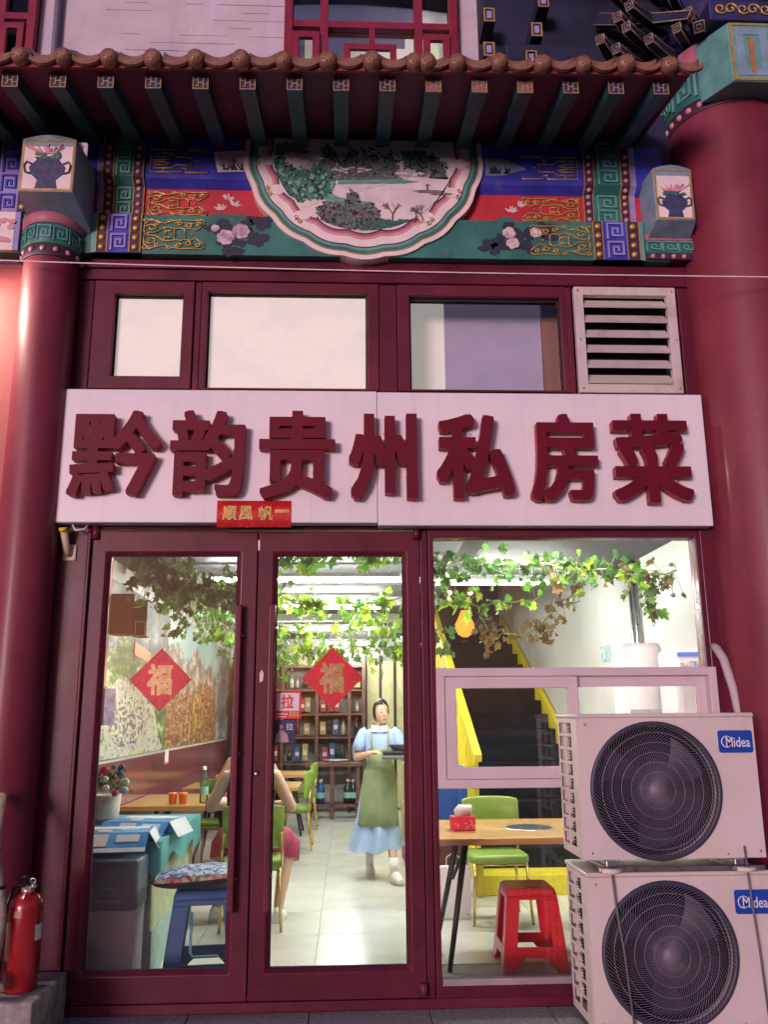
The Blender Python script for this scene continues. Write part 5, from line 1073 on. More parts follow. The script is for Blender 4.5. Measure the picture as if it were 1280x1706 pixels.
# ------------------------------------------------------------------ furniture makers
def rrect(w, d, r, n=5):
    o = []
    for cx_, cy_, a in ((w/2-r, d/2-r, 0), (-w/2+r, d/2-r, 90), (-w/2+r, -d/2+r, 180), (w/2-r, -d/2+r, 270)): o += [(cx_+r*cos(R(a+90*k/n)), cy_+r*sin(R(a+90*k/n))) for k in range(n+1)]
    return o
def make_chair(label, group='green dining chairs'):        # faces -y
    t = thing('dining_chair', label, 'chair', group=group)
    m = MB(); pr = []
    for z, k in ((.415, .94), (.42, 1), (.455, 1.0), (.47, .96), (.474, .80)): pr.append([(x*k, y*k, z) for x, y in rrect(.44, .42, .09)])
    m.loft(pr).build('seat', GREENV, t)
    m = MB(); pr = []
    for u in range(9):
        x = -.22+.44*u/8; yb = .205-.05*((u-4)/4)**2; e = 1-.12*abs((u-4)/4)**4
        h = .15*e; pr.append([(x, yb-.022, .70-h), (x, yb-.03, .70), (x, yb-.022+.005, .70+h), (x, yb+.02, .70+h+.004), (x, yb+.028, .70), (x, yb+.02, .70-h-.004)])
    m.loft(pr); m.build('backrest', GREENV, t, .008, 2)
    for sx in (-1, 1):
        MB().tube([(sx*.19, -.18, .418), (sx*.215, -.21, .0)], .011, 8).build('leg', GOLDM, t); MB().tube([(sx*.19, .18, .418), (sx*.215, .23, .0)], .011, 8).build('leg', GOLDM, t)
        MB().tube([(sx*.205, .17, .43), (sx*.215, .19, .52), (sx*.20, .215, .66)], .010, 8).build('back_post', GOLDM, t)
    MB().tube([(-.19, .18, .405), (.19, .18, .405), (.19, -.18, .405), (-.19, -.18, .405), (-.19, .18, .405)], .008, 6).build('seat_frame', GOLDM, t)
    return t
def make_table(label, w, d, loc, h=.755, hole=True, group='wooden dining tables'):
    t = thing('dining_table', label, 'table', loc, group=group)
    MB().box(-w/2, w/2, -d/2, d/2, h-.04, h).build('table_top', WOODT, t, .006)
    for sx in (-1, 1):
        for sy in (-1, 1): MB().tube([(sx*(w/2-.26), sy*(d/2-.30), h-.041), (sx*(w/2-.12), sy*(d/2-.12), .0)], [.022, .015], 8).build('leg', BLACK, t)
        MB().tube([(sx*(w/2-.30), -.05, h-.06), (sx*(w/2-.19), 0, .45)], .012, 6).build('brace', BLACK, t)
    MB().box(-w/2+.24, w/2-.24, -d/2+.28, d/2-.28, h-.055, h-.0405).build('under_frame', BLACK, t)
    if hole:
        c = MB(); c.lathe([(.15, .0015), (.165, .004), (.168, .0005)], 36, (0, 0, h)); c.build('grill_ring', STEEL, t); MB().lathe([(0, .0012), (.149, .0012)], 36, (0, 0, h)).build('grill_plate', DARKGAP, t)
    return t
t1 = make_table('wooden table with round grill plate behind the right shop window', 1.40, .96, (1.19, 1.07, 0))
ch0 = make_chair('green chair behind the grill table by the stairs'); ch0.location = (1.12, 2.02, 0); ch0.rotation_euler = (0, 0, .04)
t2 = make_table('wooden table with bottle and cups along the left wall', 1.05, 1.15, (-1.33, 3.45, 0), hole=False); t2.location = (-1.36, 3.35, 0)
make_table('wooden table in the second row along the left wall', 1.2, .8, (-1.10, 5.0, 0), hole=False); make_table('wooden table in the far row along the left wall', 1.2, .8, (-1.05, 7.0, 0), hole=False)
dup(ch0, (-.68, 1.96, 0), pi+.05, 'green chair with its back to the doors, under the seated diner'); dup(ch0, (-1.25, 4.30, 0), 0, 'green chair behind the table with the bottle'); dup(ch0, (-.62, 5.72, 0), pi/2+pi, 'green chair at the aisle side of the second row table')
dup(ch0, (-.62, 7.5, 0), pi*1.5, 'green chair at the far row table'); 
# red stool
def make_stool(name, label, loc, m1, h=.45, b=.195, tp=.145, rz=0, m2=None):
    t = thing(name, label, 'stool', loc, rz)
    s = MB(); pr = []
    for z, k in ((h-.045, 1.06), (h-.03, 1.06), (h-.008, 1.0), (h, .93)): pr.append([(x*k, y*k, z) for x, y in rrect(2*tp, 2*tp, .035)])
    s.loft(pr).build('seat', m1, t)
    th = .012
    for q_ in range(4):
        m = MB(); n1 = 5
        # trapezoid face with window opening; u along width, z height
        def W(z): return tp*1.02+(b-tp)*(h-z)/h
        zo0, zo1 = h*.30, h*.82; z_mid = h*.18
        def pt(u, z, o): a = (q_*90); x, y = u*W(z), -W(z)+o; return (x*cos(R(a))-y*sin(R(a)), x*sin(R(a))+y*cos(R(a)), z)
        def quad(u0, u1, z0, z1, e0=None, e1=None):
            e0 = u0 if e0 is None else e0; e1 = u1 if e1 is None else e1
            m.hexa([pt(u0, z0, 0), pt(u1, z0, 0), pt(u1, z0, th), pt(u0, z0, th), pt(e0, z1, 0), pt(e1, z1, 0), pt(e1, z1, th), pt(e0, z1, th)])
        quad(-.99, .99, h*.86, h-.046); quad(-.99, -.58, h*.30, h*.86, -.99, -.50); quad(.58, .99, h*.30, h*.86, .50, .99); quad(-.99, .99, h*.17, h*.30)
        quad(-.99, -.66, 0, h*.17, -.99, -.30); quad(.66, .99, 0, h*.17, .30, .99)
        m.build('side_frame', m1, t, .004, 1)
    if m2:
        MB().tube([(-.075, -tp-.012, h*.80), (-.075, -b*.98+.03-.02, h*.42), (-.06, -b+.012, h*.38), (.075, -b+.012, h*.38)], .008, 6).build('moulding', m2, t)
    return t
make_stool('plastic_stool', 'red plastic stool under the right shop window', (1.115, .84, .003), REDPL)
make_stool('plastic_stool', 'blue plastic stool under the embroidered cushion behind the left door', (-.80, .56, .003), BLUEPL, .52, .235, .17, .12, LBLUEPL)
cu = thing('cushion', 'black cushion with embroidered floral trim on the blue stool', 'cushion', (-.84, .50, .525))
m = MB(); pr = []
for u in range(13):
    x = -.27+.52*u/12; k = max(.12, (1-abs((u-6)/6)**3)**.6); zc_ = .045+.035*u/12; pr.append([(x, .20*k**.5*cos(R(a)), zc_+(.055*k)*sin(R(a))) for a in range(0, 360, 24)])
m.loft(pr).build('body', mat('black_velvet', (.02, .018, .022), .9), cu)
EMB = printmat('embroidery', [(0, (.05, .10, .25)), (.25, (.35, .45, .55)), (.45, (.10, .22, .42)), (.7, (.55, .60, .66)), (1, (.2, .3, .5))], 46, 'VORONOI', const=True); FLW = printmat('floral_trim', [(0, (.25, .04, .06)), (.3, (.52, .16, .16)), (.55, (.14, .22, .06)), (.8, (.5, .42, .3)), (1, (.3, .1, .1))], 40, 'VORONOI', const=True)
for nm, a0, a1, mm in (('embroidered_top', 15, 165, EMB), ('floral_trim', 200-360-18, 15, FLW)):
    m = MB(); rows = []
    lo, hi = (28, 150) if nm == 'embroidered_top' else (2, 26)
    angs = [lo+(hi-lo)*k/8 for k in range(9)]
    for u in range(1, 12):
        x = -.27+.52*u/12; k = max(.12, (1-abs((u-6)/6)**3)**.6); zc_ = .045+.035*u/12; rows.append([(x, -(.204*k**.5)*cos(R(a)), zc_+(.059*k)*sin(R(a))) for a in angs])
    vs = [p for r_ in rows for p in r_]; n_ = len(angs); m.add(vs, [(r_*n_+j, r_*n_+j+1, (r_+1)*n_+j+1, (r_+1)*n_+j) for r_ in range(len(rows)-1) for j in range(n_-1)], True); m.build(nm, mm, cu)
# counter at left
ct = thing('side_counter', 'low counter with pale green side under a turquoise cloth behind the left door', 'counter', (-1.5, 1.2, 0))
MB().box(-1.88, -1.14, .66, 2.05, .003, .745).build('body', mat('pale_green_stucco', (.50, .55, .32), .8, var=.15, scale=12, bump=.3), ct, .01, world=True)
MB().box(-1.139, -1.132, .67, 2.04, .004, .26).build('skirting', mat('mint_tile', (.36, .52, .46), .5, var=.2, scale=10), ct, world=True)
MB().box(-1.86, -1.15, .648, .659, .004, .50).build('front_board', mat('grey_board', (.33, .31, .32), .6, var=.15, scale=3), ct, world=True)
tc_ = thing('tablecloth', 'turquoise plastic cloth over the side counter', 'tablecloth', (-1.5, 1.2, .75))
m = MB(); n_ = 26; X0, X1, Y0, Y1 = -1.90, -1.10, .60, 2.10
top_, rim = [], []
per = [(X0+(X1-X0)*k/12, Y0) for k in range(12)]+[(X1, Y0+(Y1-Y0)*k/16) for k in range(16)]+[(X1-(X1-X0)*k/12, Y1) for k in range(12)]+[(X0, Y1-(Y1-Y0)*k/16) for k in range(16)]
q = random.Random(3); cxm, cym = (X0+X1)/2, (Y0+Y1)/2
r1 = [(x, y, .758) for x, y in per]; r2 = [(x+(.02 if x > cxm else -.02)*q.uniform(.2, 1), y+(.015 if y > cym else -.015)*q.uniform(0, 1), .60+.05*sin(k*.9)+q.uniform(-.02, .02)) for k, (x, y) in enumerate(per)]; r15 = [((a[0]+b[0])/2+q.uniform(-.008, .012), (a[1]+b[1])/2, .69) for a, b in zip(r1, r2)]
m.loft([r2, r15, r1], cap=False); o_ = len(m.v); m.add(r1, [tuple(range(len(r1)))], False); m.build('cloth', TURQ, tc_, world=True)
bn_ = thing('storage_bin', 'dark slate storage bin with a round mark in front of the counter', 'bin', (-1.35, .45, 0))
MB().box(-1.66, -1.16, .34, .58, .004, .44).build('lower_body', mat('grey_bin', (.64, .61, .63), .5, var=.15, scale=3), bn_, .01, world=True); MB().box(-1.67, -1.15, .335, .585, .441, .70).build('upper_body', mat('slate_bin', (.15, .20, .25), .5, var=.2, scale=4), bn_, .012, world=True)
m = MB(); m.tube([(-1.31+.055*cos(R(a)), .333, .50+.055*sin(R(a))) for a in range(0, 181, 15)], .003, 5); m.box(-1.38, -1.24, .331, .3345, .482, .494); m.build('round_mark', mat('faded_mark', (.35, .34, .33), .6), bn_, world=True)
CARTB = mat('carton_blue', (.03, .25, .75), .35, var=.25, scale=4, col2=(.10, .42, .85)); CARTW = mat('carton_white', (.72, .74, .76), .5)
def carton(label, loc, rz, w, d, h):
    t = thing('carton', label, 'box', loc, rz); MB().box(-w/2, w/2, -d/2, d/2, 0, h).build('box', CARTB, t, .003)
    MB().box(-w/2+.05, w/2-.02, d*.08, d/2-.005, h+.0005, h+.002).build('white_print', CARTW, t); MB().hexa([(-w/2, -d/2-.17, h-.085), (w/2, -d/2-.17, h-.085), (w/2, -d/2-.168, h-.089), (-w/2, -d/2-.168, h-.089), (-w/2, -d/2-.002, h-.002), (w/2, -d/2-.002, h-.002), (w/2, -d/2+.001, h+.002), (-w/2, -d/2+.001, h+.002)]).build('flap', CARTB, t)
    MB().hexa([(w/2+.06, -d/2, h-.09), (w/2+.064, -d/2, h-.09), (w/2+.064, d/2, h-.09), (w/2+.06, d/2, h-.09), (w/2+.001, -d/2, h-.002), (w/2+.004, -d/2, h+.001), (w/2+.004, d/2, h+.001), (w/2+.001, d/2, h-.002)]).build('side_flap', CARTW, t)
    MB().ball((-w*.08, -d*.18, h+.002), (.05, .06, .003), 12, 5).build('printed_figure', CREAMP, t)
    tx = text('营养', BADGEW, (w*.12, w*.34, 0, .05), t, .001, .01, 0, 'lettering', 2, False); tx.rotation_euler = (-R(90), 0, 0); tx.location = (0, -d*.12, h+.0025)
    MB().ball((-w*.38, -d*.40, h+.0015), (.02, .02, .002), 10, 4).build('printed_seal', GOLDP, t)
    sl_ = lambda u, v: (u, -d/2-.17*v, h-.087*v+.004)
    for nm_, u0, u1, v0, v1, mm_ in (('white_edge', -w/2, w/2, .80, 1.0, CARTW), ('printed_panel', w*.12, w*.40, .15, .50, CARTW), ('printed_dish', -w*.22, w*.02, .10, .70, CREAMP)):
        MB().hexa([tuple(Vector(sl_(u0, v1))), tuple(Vector(sl_(u1, v1))), tuple(Vector(sl_(u1, v0))), tuple(Vector(sl_(u0, v0))), *[tuple(Vector(p)+Vector((0, -.0006, .0012))) for p in (sl_(u0, v1), sl_(u1, v1), sl_(u1, v0), sl_(u0, v0))]]).build(nm_, mm_, t)
    return t
carton('flattened blue carton at the front edge of the counter, flap hanging', (-1.40, .70, .762), .10, .46, .30, .055); carton('blue carton lying behind the front one on the counter', (-1.30, 1.12, .762), -.12, .42, .32, .07)
# flower pot
fp = thing('flower_pot', 'grey pot of mixed artificial flowers on the turquoise cloth', 'plant', (-1.67, 1.55, .76)); 
MB().lathe([(0, 0), (.085, 0), (.09, .02), (.10, .19), (.094, .19), (.085, .15), (0, .15)], 28).build('pot', mat('grey_ceramic', (.50, .46, .43), .6), fp); MB().lathe([(.0905, .0), (.0925, .035)], 28).build('pot_band', mat('dark_grey_ceramic', (.20, .19, .19), .6), fp)
q = random.Random(12); m = MB()
for j in range(220):
    a, e, r_ = q.uniform(0, 6.28), q.uniform(-.1, 1.5), q.uniform(.05, .16); c = Vector((r_*cos(a)*cos(e)*1.15, r_*sin(a)*cos(e), .22+r_*sin(e)*1.0)); d = Vector((q.gauss(0, 1), q.gauss(0, 1), q.gauss(0, 1))).normalized()*.022; s_ = d.orthogonal().normalized()*.008
    m.add([c-d, c+s_, c+d, c-s_], [(0, 1, 2, 3)], False)
stuff(m.build('foliage', LEAF2, fp, fix=False))
for x, y, z, r_, c in ((.0, -.09, .36, .028, (.45, .02, .04)), (-.04, -.10, .33, .022, (.50, .04, .06)), (.10, -.03, .37, .024, (.03, .07, .10)), (.10, -.06, .33, .022, (.03, .07, .11)), (.03, -.13, .24, .024, (.70, .66, .48)), (.09, -.13, .21, .022, (.50, .03, .12)), (.13, -.02, .27, .03, (.45, .58, .42)), (-.06, -.12, .28, .022, (.62, .30, .32)), (.05, -.05, .38, .018, (.10, .16, .18)), (.02, -.12, .30, .02, (.55, .56, .40)), (.14, -.06, .22, .024, (.35, .55, .52))):
    f_ = MB(); f_.ball((x, y, z), r_, 9, 6)
    for j in range(6): a = j*1.05; f_.ball((x+r_*.6*cos(a), y-r_*.35, z+r_*.6*sin(a)), r_*.5, 6, 4)
    f_.build('flower', mat('petal_%d' % int(x*1000+z*7000), c, .6, var=.2, scale=40), fp)
# table top small things
def bottle(label, loc, h=.26, r=.032, m=None, cap=None, group=None, name='bottle'):
    t = thing(name, label, 'bottle', loc, group=group); m = m or glass('clear_plastic_%d' % len(bpy.data.materials), (.80, .92, .86), 1.4, .25)
    MB().lathe([(0, 0), (r, .003), (r, h*.55), (r*.95, h*.62), (r*.42, h*.80), (r*.40, h*.92), (0, h*.92)], 16).build('body', m, t); MB().lathe([(r*.46, h*.90), (r*.46, h), (0, h)], 12).build('cap', cap or WHITE, t)
    MB().lathe([(r*1.01, h*.22), (r*1.01, h*.45)], 16).build('label', mat('bottle_label_%d' % len(bpy.data.materials), (.25, .5, .42), .5), t); return t
bottle('clear water bottle with green label on the left table', (-1.22, 2.98, .757), .30, .036)
for k, x in enumerate((-1.47, -1.385)):
    t = thing('orange_cup', 'orange cup on the left table, %s the bottle' % ('farther from' if k == 0 else 'nearer to'), 'cup', (x, 2.92, .757)); MB().lathe([(0, 0), (.03, .0), (.036, .07), (.038, .075), (.033, .085), (0, .088)], 16).build('body', mat('orange_plastic_%d' % k, (.72, .16, .02), .4), t); MB().lathe([(.037, .072), (.039, .074), (.039, .092), (0, .094)], 16).build('lid', mat('orange_lid_%d' % k, (.80, .20, .03), .4), t)
def tissue(label, loc, s=1, rz=.1):
    t = thing('tissue_box', label, 'tissue box', loc, rz); MB().box(-.075*s, .075*s, -.05*s, .05*s, 0, .085*s).build('box', printmat('tissue_print_%d' % len(bpy.data.materials), [(0, (.62, .02, .05)), (.55, (.65, .03, .06)), (.62, (.75, .35, .32)), (1, (.8, .6, .5))], 18), t, .006)
    m = MB(); m.loft([[(-.05*s, -.01*s, .084*s), (.05*s, -.012*s, .084*s), (.05*s, .012*s, .084*s), (-.05*s, .01*s, .084*s)], [(-.055*s, -.03*s, .125*s), (.06*s, -.02*s, .12*s), (.05*s, .03*s, .13*s), (-.05*s, .03*s, .12*s)], [(-.03*s, -.01*s, .15*s), (.055*s, -.03*s, .14*s), (.06*s, .01*s, .15*s), (-.02*s, .02*s, .152*s)]]); m.build('tissue', PAPERW, t); return t
tissue('red tissue box on the grill table', (.745, .98, .757)); tissue('pink tissue box on the left table by the diner', (-1.10, 3.05, .757), .9)
q = random.Random(1); t = thing('crumpled_tissue', 'crumpled white tissues on the left table', 'tissue', (-.98, 2.98, .757)); m = MB()
for j in range(7): m.add([(v[0], v[1], max(.001, v[2])) for v in MB().ball((q.uniform(-.08, .08), q.uniform(-.05, .05), .02), (q.uniform(.02, .04), q.uniform(.02, .04), .022), 7, 5).v], [f for f in MB().ball((0, 0, 0), 1, 7, 5).f], False)
m.build('tissues', PAPERW, t)
# bags and boxes
def bag(label, loc, w, d, h, m, rz=0, handles=True):
    t = thing('carrier_bag', label, 'bag', loc, rz); b_ = MB(); b_.hexa([(-w/2, -d/2, 0), (w/2, -d/2, 0), (w/2, d/2, 0), (-w/2, d/2, 0), (-w/2*.96, -d/2*.7, h), (w/2*.96, -d/2*.7, h), (w/2*.96, d/2*.7, h), (-w/2*.96, d/2*.7, h)]); b_.build('body', m, t, .006)
    if handles: MB().tube([(-w*.2, -d*.35, h-.01), (-w*.18, -d*.4, h+.07), (0, -d*.42, h+.10), (w*.18, -d*.4, h+.07), (w*.2, -d*.35, h-.01)], .004, 5).build('handle', PAPERW, t)
    return t
bag('white paper gift bag standing under the grill table', (.80, 2.1, .003), .26, .12, .36, printmat('gift_print', [(0, (.78, .76, .74)), (.62, (.78, .76, .74)), (.66, (.55, .18, .14)), (1, (.6, .25, .2))], 14))
bx2 = thing('blue_crate', 'blue plastic crate standing by the stair railing', 'crate', (.74, 2.62, 0)); MB().box(.55, .98, 2.45, 2.8, .45, 1.06).build('body', mat('crate_blue', (.02, .09, .36), .45, var=.15), bx2, .01, world=True); MB().ring(.60, .93, .56, .98, .03, 2.44, 2.4495).build('rib', mat('crate_rib', (.03, .12, .42), .45), bx2, world=True); MB().box(.58, .95, 2.5, 2.78, .003, .449).build('base', WOODD, bx2, world=True)
bag('white plastic bag with green print behind the waitress', (.80, 4.75, .30), .30, .22, .36, printmat('green_logo', [(0, (.76, .76, .72)), (.56, (.76, .76, .72)), (.60, (.05, .38, .15)), (1, (.1, .4, .2))], 8)); 
t = thing('pink_sack', 'pink sack slumped on the floor behind the waitress', 'sack', (.80, 4.45, .003)); MB().lathe([(0, 0), (.20, .0), (.24, .08), (.23, .20), (.15, .29), (0, .30)], 18).build('body', mat('pink_sack', (.52, .10, .18), .6, var=.2), t)
bx3 = thing('cardboard_box', 'brown cardboard box stacked behind the waitress', 'box', (.86, 5.3, 0)); MB().box(.62, 1.0, 5.1, 5.5, .003, .55).build('lower_carton', CARD, bx3, .004, world=True); MB().box(.64, 1.0, 5.12, 5.48, .551, .95).build('upper_carton', CARD, bx3, .004, world=True)
# back: shelves with bottles, console, door panels
sh = thing('display_shelf', 'dark wood display shelves full of bottles on the back wall', 'shelf', (-.55, 9.6, 0))
for z in (.72, 1.12, 1.48, 1.86, 2.24): MB().box(-1.75, .25, 9.42, 9.86, z, z+.03).build('shelf_board', WOODD, sh, world=True)
for x in (-1.78, -1.05, -.50, .02, .25): MB().box(x, x+.05, 9.40, 9.87, .003, 2.35).build('upright', WOODD, sh, world=True)
MB().box(-1.7, .25, 9.87, 9.885, .72, 2.3).build('back_panel', mat('shelf_back', (.36, .34, .33), .7), sh, world=True)
q = random.Random(21); bm_ = [mat('dark_bottle', (.02, .03, .03), .2, coat=.5), mat('amber_bottle', (.16, .06, .02), .2, coat=.5), mat('white_bottle', (.62, .60, .56), .35), mat('blue_box', (.03, .08, .30), .4), mat('red_box', (.42, .03, .03), .4), mat('gold_box', (.5, .36, .12), .4)]
cap_ = mat('bottle_cap', (.45, .06, .05), .4)
bmesh_ = {}
for z in (.75, 1.15, 1.51, 1.89):
    x = -1.68
    while x < .20:
        kind = q.choice([0, 0, 1, 2, 2, 3, 4, 5]); hh = q.uniform(.17, .27); ww = q.uniform(.03, .05)
        if any(abs(x-u) < .075 for u in (-1.755, -1.025, -.475, .045)): x += .06; continue
        where = ' on the %s back shelf, %s bay' % ({.75: 'lowest', 1.15: 'second', 1.51: 'third', 1.89: 'top'}[z], 'left' if x < -1.03 else 'second' if x < -.48 else 'third' if x < .04 else 'right')
        if kind <= 2:
            lab = ('dark glass bottle', 'amber bottle', 'white bottle')[kind]+where
            t = thing('bottle', lab, 'bottle', (x, 9.55+q.uniform(-.05, .1), z+.031), group=lab)
            if kind not in bmesh_: bmesh_[kind] = (MB().lathe([(0, 0), (.036, .003), (.036, .12), (.015, .16), (.014, .20), (0, .20)], 12).mesh('body', bm_[kind]), MB().lathe([(.016, .195), (.016, .225), (0, .225)], 10).mesh('cap', cap_))
            a, b_ = bmesh_[kind]; link('body', a, t, scale=(1, 1, hh/.225)); link('cap', b_, t, scale=(1, 1, hh/.225))
        else:
            lab = {3: 'blue gift box', 4: 'red gift box', 5: 'gold gift box'}[kind]+where
            t = thing('gift_box', lab, 'box', (x, 9.6, z+.031), group=lab); MB().box(-.045, .045, -.04, .04, 0, hh).build('carton', bm_[kind], t, .003); MB().box(-.03, .03, -.0412, -.0402, hh*.35, hh*.65).build('label', CREAMP, t)
        x += q.uniform(.085, .15)
cs = thing('console_table', 'dark wooden console table with trays at the back of the room', 'table', (-.1, 8.7, 0)); MB().box(-.62, .22, 8.45, 8.95, .74, .80).build('table_top', WOODD, cs, .006, world=True); MB().box(-.58, .18, 8.5, 8.9, .18, .21).build('lower_shelf', WOODD, cs, world=True)
for x in (-.58, -.24, .14):
    for y in (8.5, 8.86): MB().box(x, x+.06, y, y+.06, .003, .739).build('leg', WOODD, cs, .004, world=True)
t = thing('serving_tray', 'white oval tray on the console table', 'tray', (-.15, 8.65, .80)); MB().lathe([(0, 0), (.15, 0), (.20, .03), (.205, .035), (.15, .012), (0, .01)], 24).build('plate', WHITE, t)
for k, (x, m_) in enumerate(((-.50, 2), (-.38, 3), (.02, 0), (.10, 0))): bottle('jar %s on the shelf under the console table' % ('of white glaze', 'of blue glaze', 'of dark glass near the leg', 'of dark glass at the end')[k], (x, 8.68, .212), .34, .06, bm_[m_])
dr = thing('panel_door', 'pale yellow panelled door at the back right of the room', 'door', (.62, 9.8, 0))
for k in range(3): MB().box(.34+.24*k, .34+.24*k+.20, 9.80, 9.86, .02, 2.35).build('door_panel', mat('pale_yellow_%d' % k, (.66, .62, .34), .6), dr, .006, world=True)
for k in range(4): MB().box(.30+.24*k, .339+.24*k, 9.78, 9.88, .003, 2.45).build('door_post', BLACK, dr, world=True)
t = thing('wall_picture', 'framed picture hanging above the back shelves', 'picture', (-.75, 9.8, 2.32)); MB().ring(-1.0, -.30, 2.30, 2.62, .03, 9.78, 9.82).build('frame', WOODT, t, world=True); MB().box(-.97, -.33, 9.80, 9.815, 2.33, 2.59).build('canvas', printmat('picture_print', [(0, (.55, .45, .4)), (.5, (.6, .35, .35)), (.6, (.7, .65, .5)), (1, (.35, .4, .55))], 5), t, world=True)

# ------------------------------------------------------------------ ivy garlands
half = [(0, -.30), (.18, -.46), (.46, -.24), (.32, -.02), (.46, .24), (.19, .22), (0, .62)]
def leafmesh(m, fold, bend, seed):
    q = random.Random(seed); hp = []
    for (x, z), (x2, z2) in zip(half, half[1:]): hp += [(x, z), ((x+x2)/2*1.04, (z+z2)/2)]
    hp.append(half[-1]); out = hp+[(-x, z) for x, z in hp[1:-1][::-1]]; n = len(out)
    cy = lambda x, z: fold*abs(x)+bend*z*z+.10*sin(7*x+3*z+seed)*(abs(x)+abs(z))
    vs = [(0, 0, 0)]+[(x*.55, cy(x*.55, z*.55), z*.55) for x, z in out]+[(x*q.uniform(.9, 1.12), cy(x, z)+q.uniform(-.04, .04), z*q.uniform(.92, 1.1)) for x, z in out]
    fs = [(0, 1+i, 1+(i+1) % n) for i in range(n)]+[(1+i, 1+n+i, 1+n+(i+1) % n, 1+(i+1) % n) for i in range(n)]
    return MB().add(vs, fs, True).mesh('leaf', m, fix=False)
LM = {k: [leafmesh(m, f, b, s) for s, (f, b) in enumerate(((.25, .2), (-.2, .4), (.45, -.3), (.1, -.5), (.5, .3), (-.3, -.2)))] for k, m in (('g', LEAF1), ('d', LEAF2), ('b', LEAF3), ('l', LEAF4))}
def garland(label, pts, n, kinds, size=.09, rad=.13, seed=1, droop=.08):
    t = thing('ivy_garland', label, 'garland', pts[0]); o = Vector(pts[0]); q = random.Random(seed); pts = [Vector(p)-o for p in pts]
    path = []
    for a, b in zip(pts, pts[1:]):
        for k in range(6): u = k/6; path.append(a.lerp(b, u)+Vector((q.uniform(-.02, .02), q.uniform(-.02, .02), -droop*sin(pi*u)+q.uniform(-.02, .02))))
    path.append(pts[-1]); MB().tube(path, .0065, 5).build('stem', STEMM, t); tw = MB()
    for j in range(int(n*1.35)):
        u = q.random()*(len(path)-1.001); i = int(u); c = path[i].lerp(path[i+1], u-i); d = Vector((q.gauss(0, .55), q.gauss(0, .55), q.gauss(-.45, .75)))*rad*.8
        ks = kinds if isinstance(kinds, str) else kinds[0 if u/len(path) < .5 else 1]
        s = size*.82*q.uniform(.5, 1.4); p = c+d
        link('leaf', q.choice(LM[q.choice(ks)]), t, p, (q.gauss(.15, .6), pi+q.gauss(0, .9), q.gauss(0, .8)), (s, s, s))
        tw.tube([c, c.lerp(p, .5)+Vector((0, 0, .02)), p], .0022, 3)
    tw.build('twigs', STEMM, t); return t
garland('dense dark ivy hanging at the top of the left door', [(-1.45, 1.15, 2.62), (-1.2, 1.25, 2.48), (-.9, 1.3, 2.42), (-.55, 1.4, 2.44)], 160, 'dddg', .085, .17, 1)
garland('dark ivy trailing over the mural deep behind the left door', [(-1.55, 2.5, 2.62), (-1.15, 2.8, 2.36), (-.85, 3.0, 2.2), (-.60, 3.2, 2.12)], 230, 'ddg', .085, .19, 2)
garland('short bright ivy spray below the tube light behind the left door', [(-1.08, 1.75, 2.46), (-.88, 1.78, 2.40), (-.66, 1.8, 2.41)], 26, 'lg', .10, .07, 3, .02)
garland('ivy garland across the top of the right door', [(-.52, 1.25, 2.64), (0, 1.3, 2.61), (.48, 1.3, 2.64)], 66, 'ggl', .095, .11, 4, .02)
garland('bright ivy garland below the nearest tube light in the right door', [(-.62, 2.05, 2.42), (-.2, 2.1, 2.36), (.2, 2.1, 2.35), (.52, 2.05, 2.44)], 54, 'llg', .105, .09, 5, .03)
garland('ivy garland between the second and third tube lights', [(-.95, 3.9, 2.55), (-.45, 4.0, 2.34), (.1, 4.0, 2.52), (.62, 3.9, 2.42)], 110, 'ggl', .10, .14, 6)
garland('far ivy garland above the diamond sticker in the right door', [(-1.0, 5.5, 2.42), (-.5, 5.6, 2.26), (.1, 5.6, 2.30), (.7, 5.5, 2.30)], 140, 'ggld', .11, .15, 7)
garland('mixed green and brown ivy along the top of the right shop window', [(.48, .95, 2.52), (.85, 1.0, 2.50), (1.3, 1.0, 2.50), (1.75, 1.0, 2.44), (2.25, .9, 2.42)], 165, ('dgg', 'bdgl'), .085, .10, 8, .03)
garland('bright ivy spray below the tube light in the right shop window', [(.58, 1.75, 2.39), (.85, 1.8, 2.33), (1.2, 1.8, 2.32), (1.52, 1.8, 2.38)], 34, 'lg', .10, .07, 9, .03)
garland('brown withered ivy looping down in the right shop window', [(1.75, 1.3, 2.42), (1.50, 1.4, 2.30), (1.38, 1.45, 2.12), (1.12, 1.5, 2.10), (.98, 1.5, 2.18)], 66, 'bbb', .075, .10, 10)
garland('dark ivy hanging down at the left edge of the right shop window', [(.52, 1.5, 2.42), (.58, 1.7, 2.25), (.70, 1.8, 2.12)], 52, 'dd', .085, .13, 11)
garland('ivy tail hanging at the right corner of the shop window', [(2.0, 1.0, 2.45), (2.1, 1.0, 2.30), (2.12, 1.0, 2.2)], 20, 'dgb', .08, .08, 12)

# ------------------------------------------------------------------ people
def fuse(name, mb, m, parent, vox=.011, it=4):
    ob = mb.build(name, m, parent); md_ = ob.modifiers.new('r', 'REMESH'); md_.mode = 'VOXEL'; md_.voxel_size = vox; md_.use_smooth_shade = True
    bpy.context.view_layer.update(); dg = bpy.context.evaluated_depsgraph_get(); me = bpy.data.meshes.new_from_object(ob.evaluated_get(dg)); ob.modifiers.clear()
    b = bmesh.new(); b.from_mesh(me)
    for _ in range(it): bmesh.ops.smooth_vert(b, verts=b.verts, factor=.5, use_axis_x=True, use_axis_y=True, use_axis_z=True)
    for f in b.faces: f.smooth = True
    b.to_mesh(me); b.free(); me.materials.clear(); me.materials.append(m); ob.data = me; return ob
def cap_(m, a, b, ra, rb): m.tube([a, b], [ra, rb], 12); m.ball(a, ra, 12, 8); m.ball(b, rb, 12, 8)
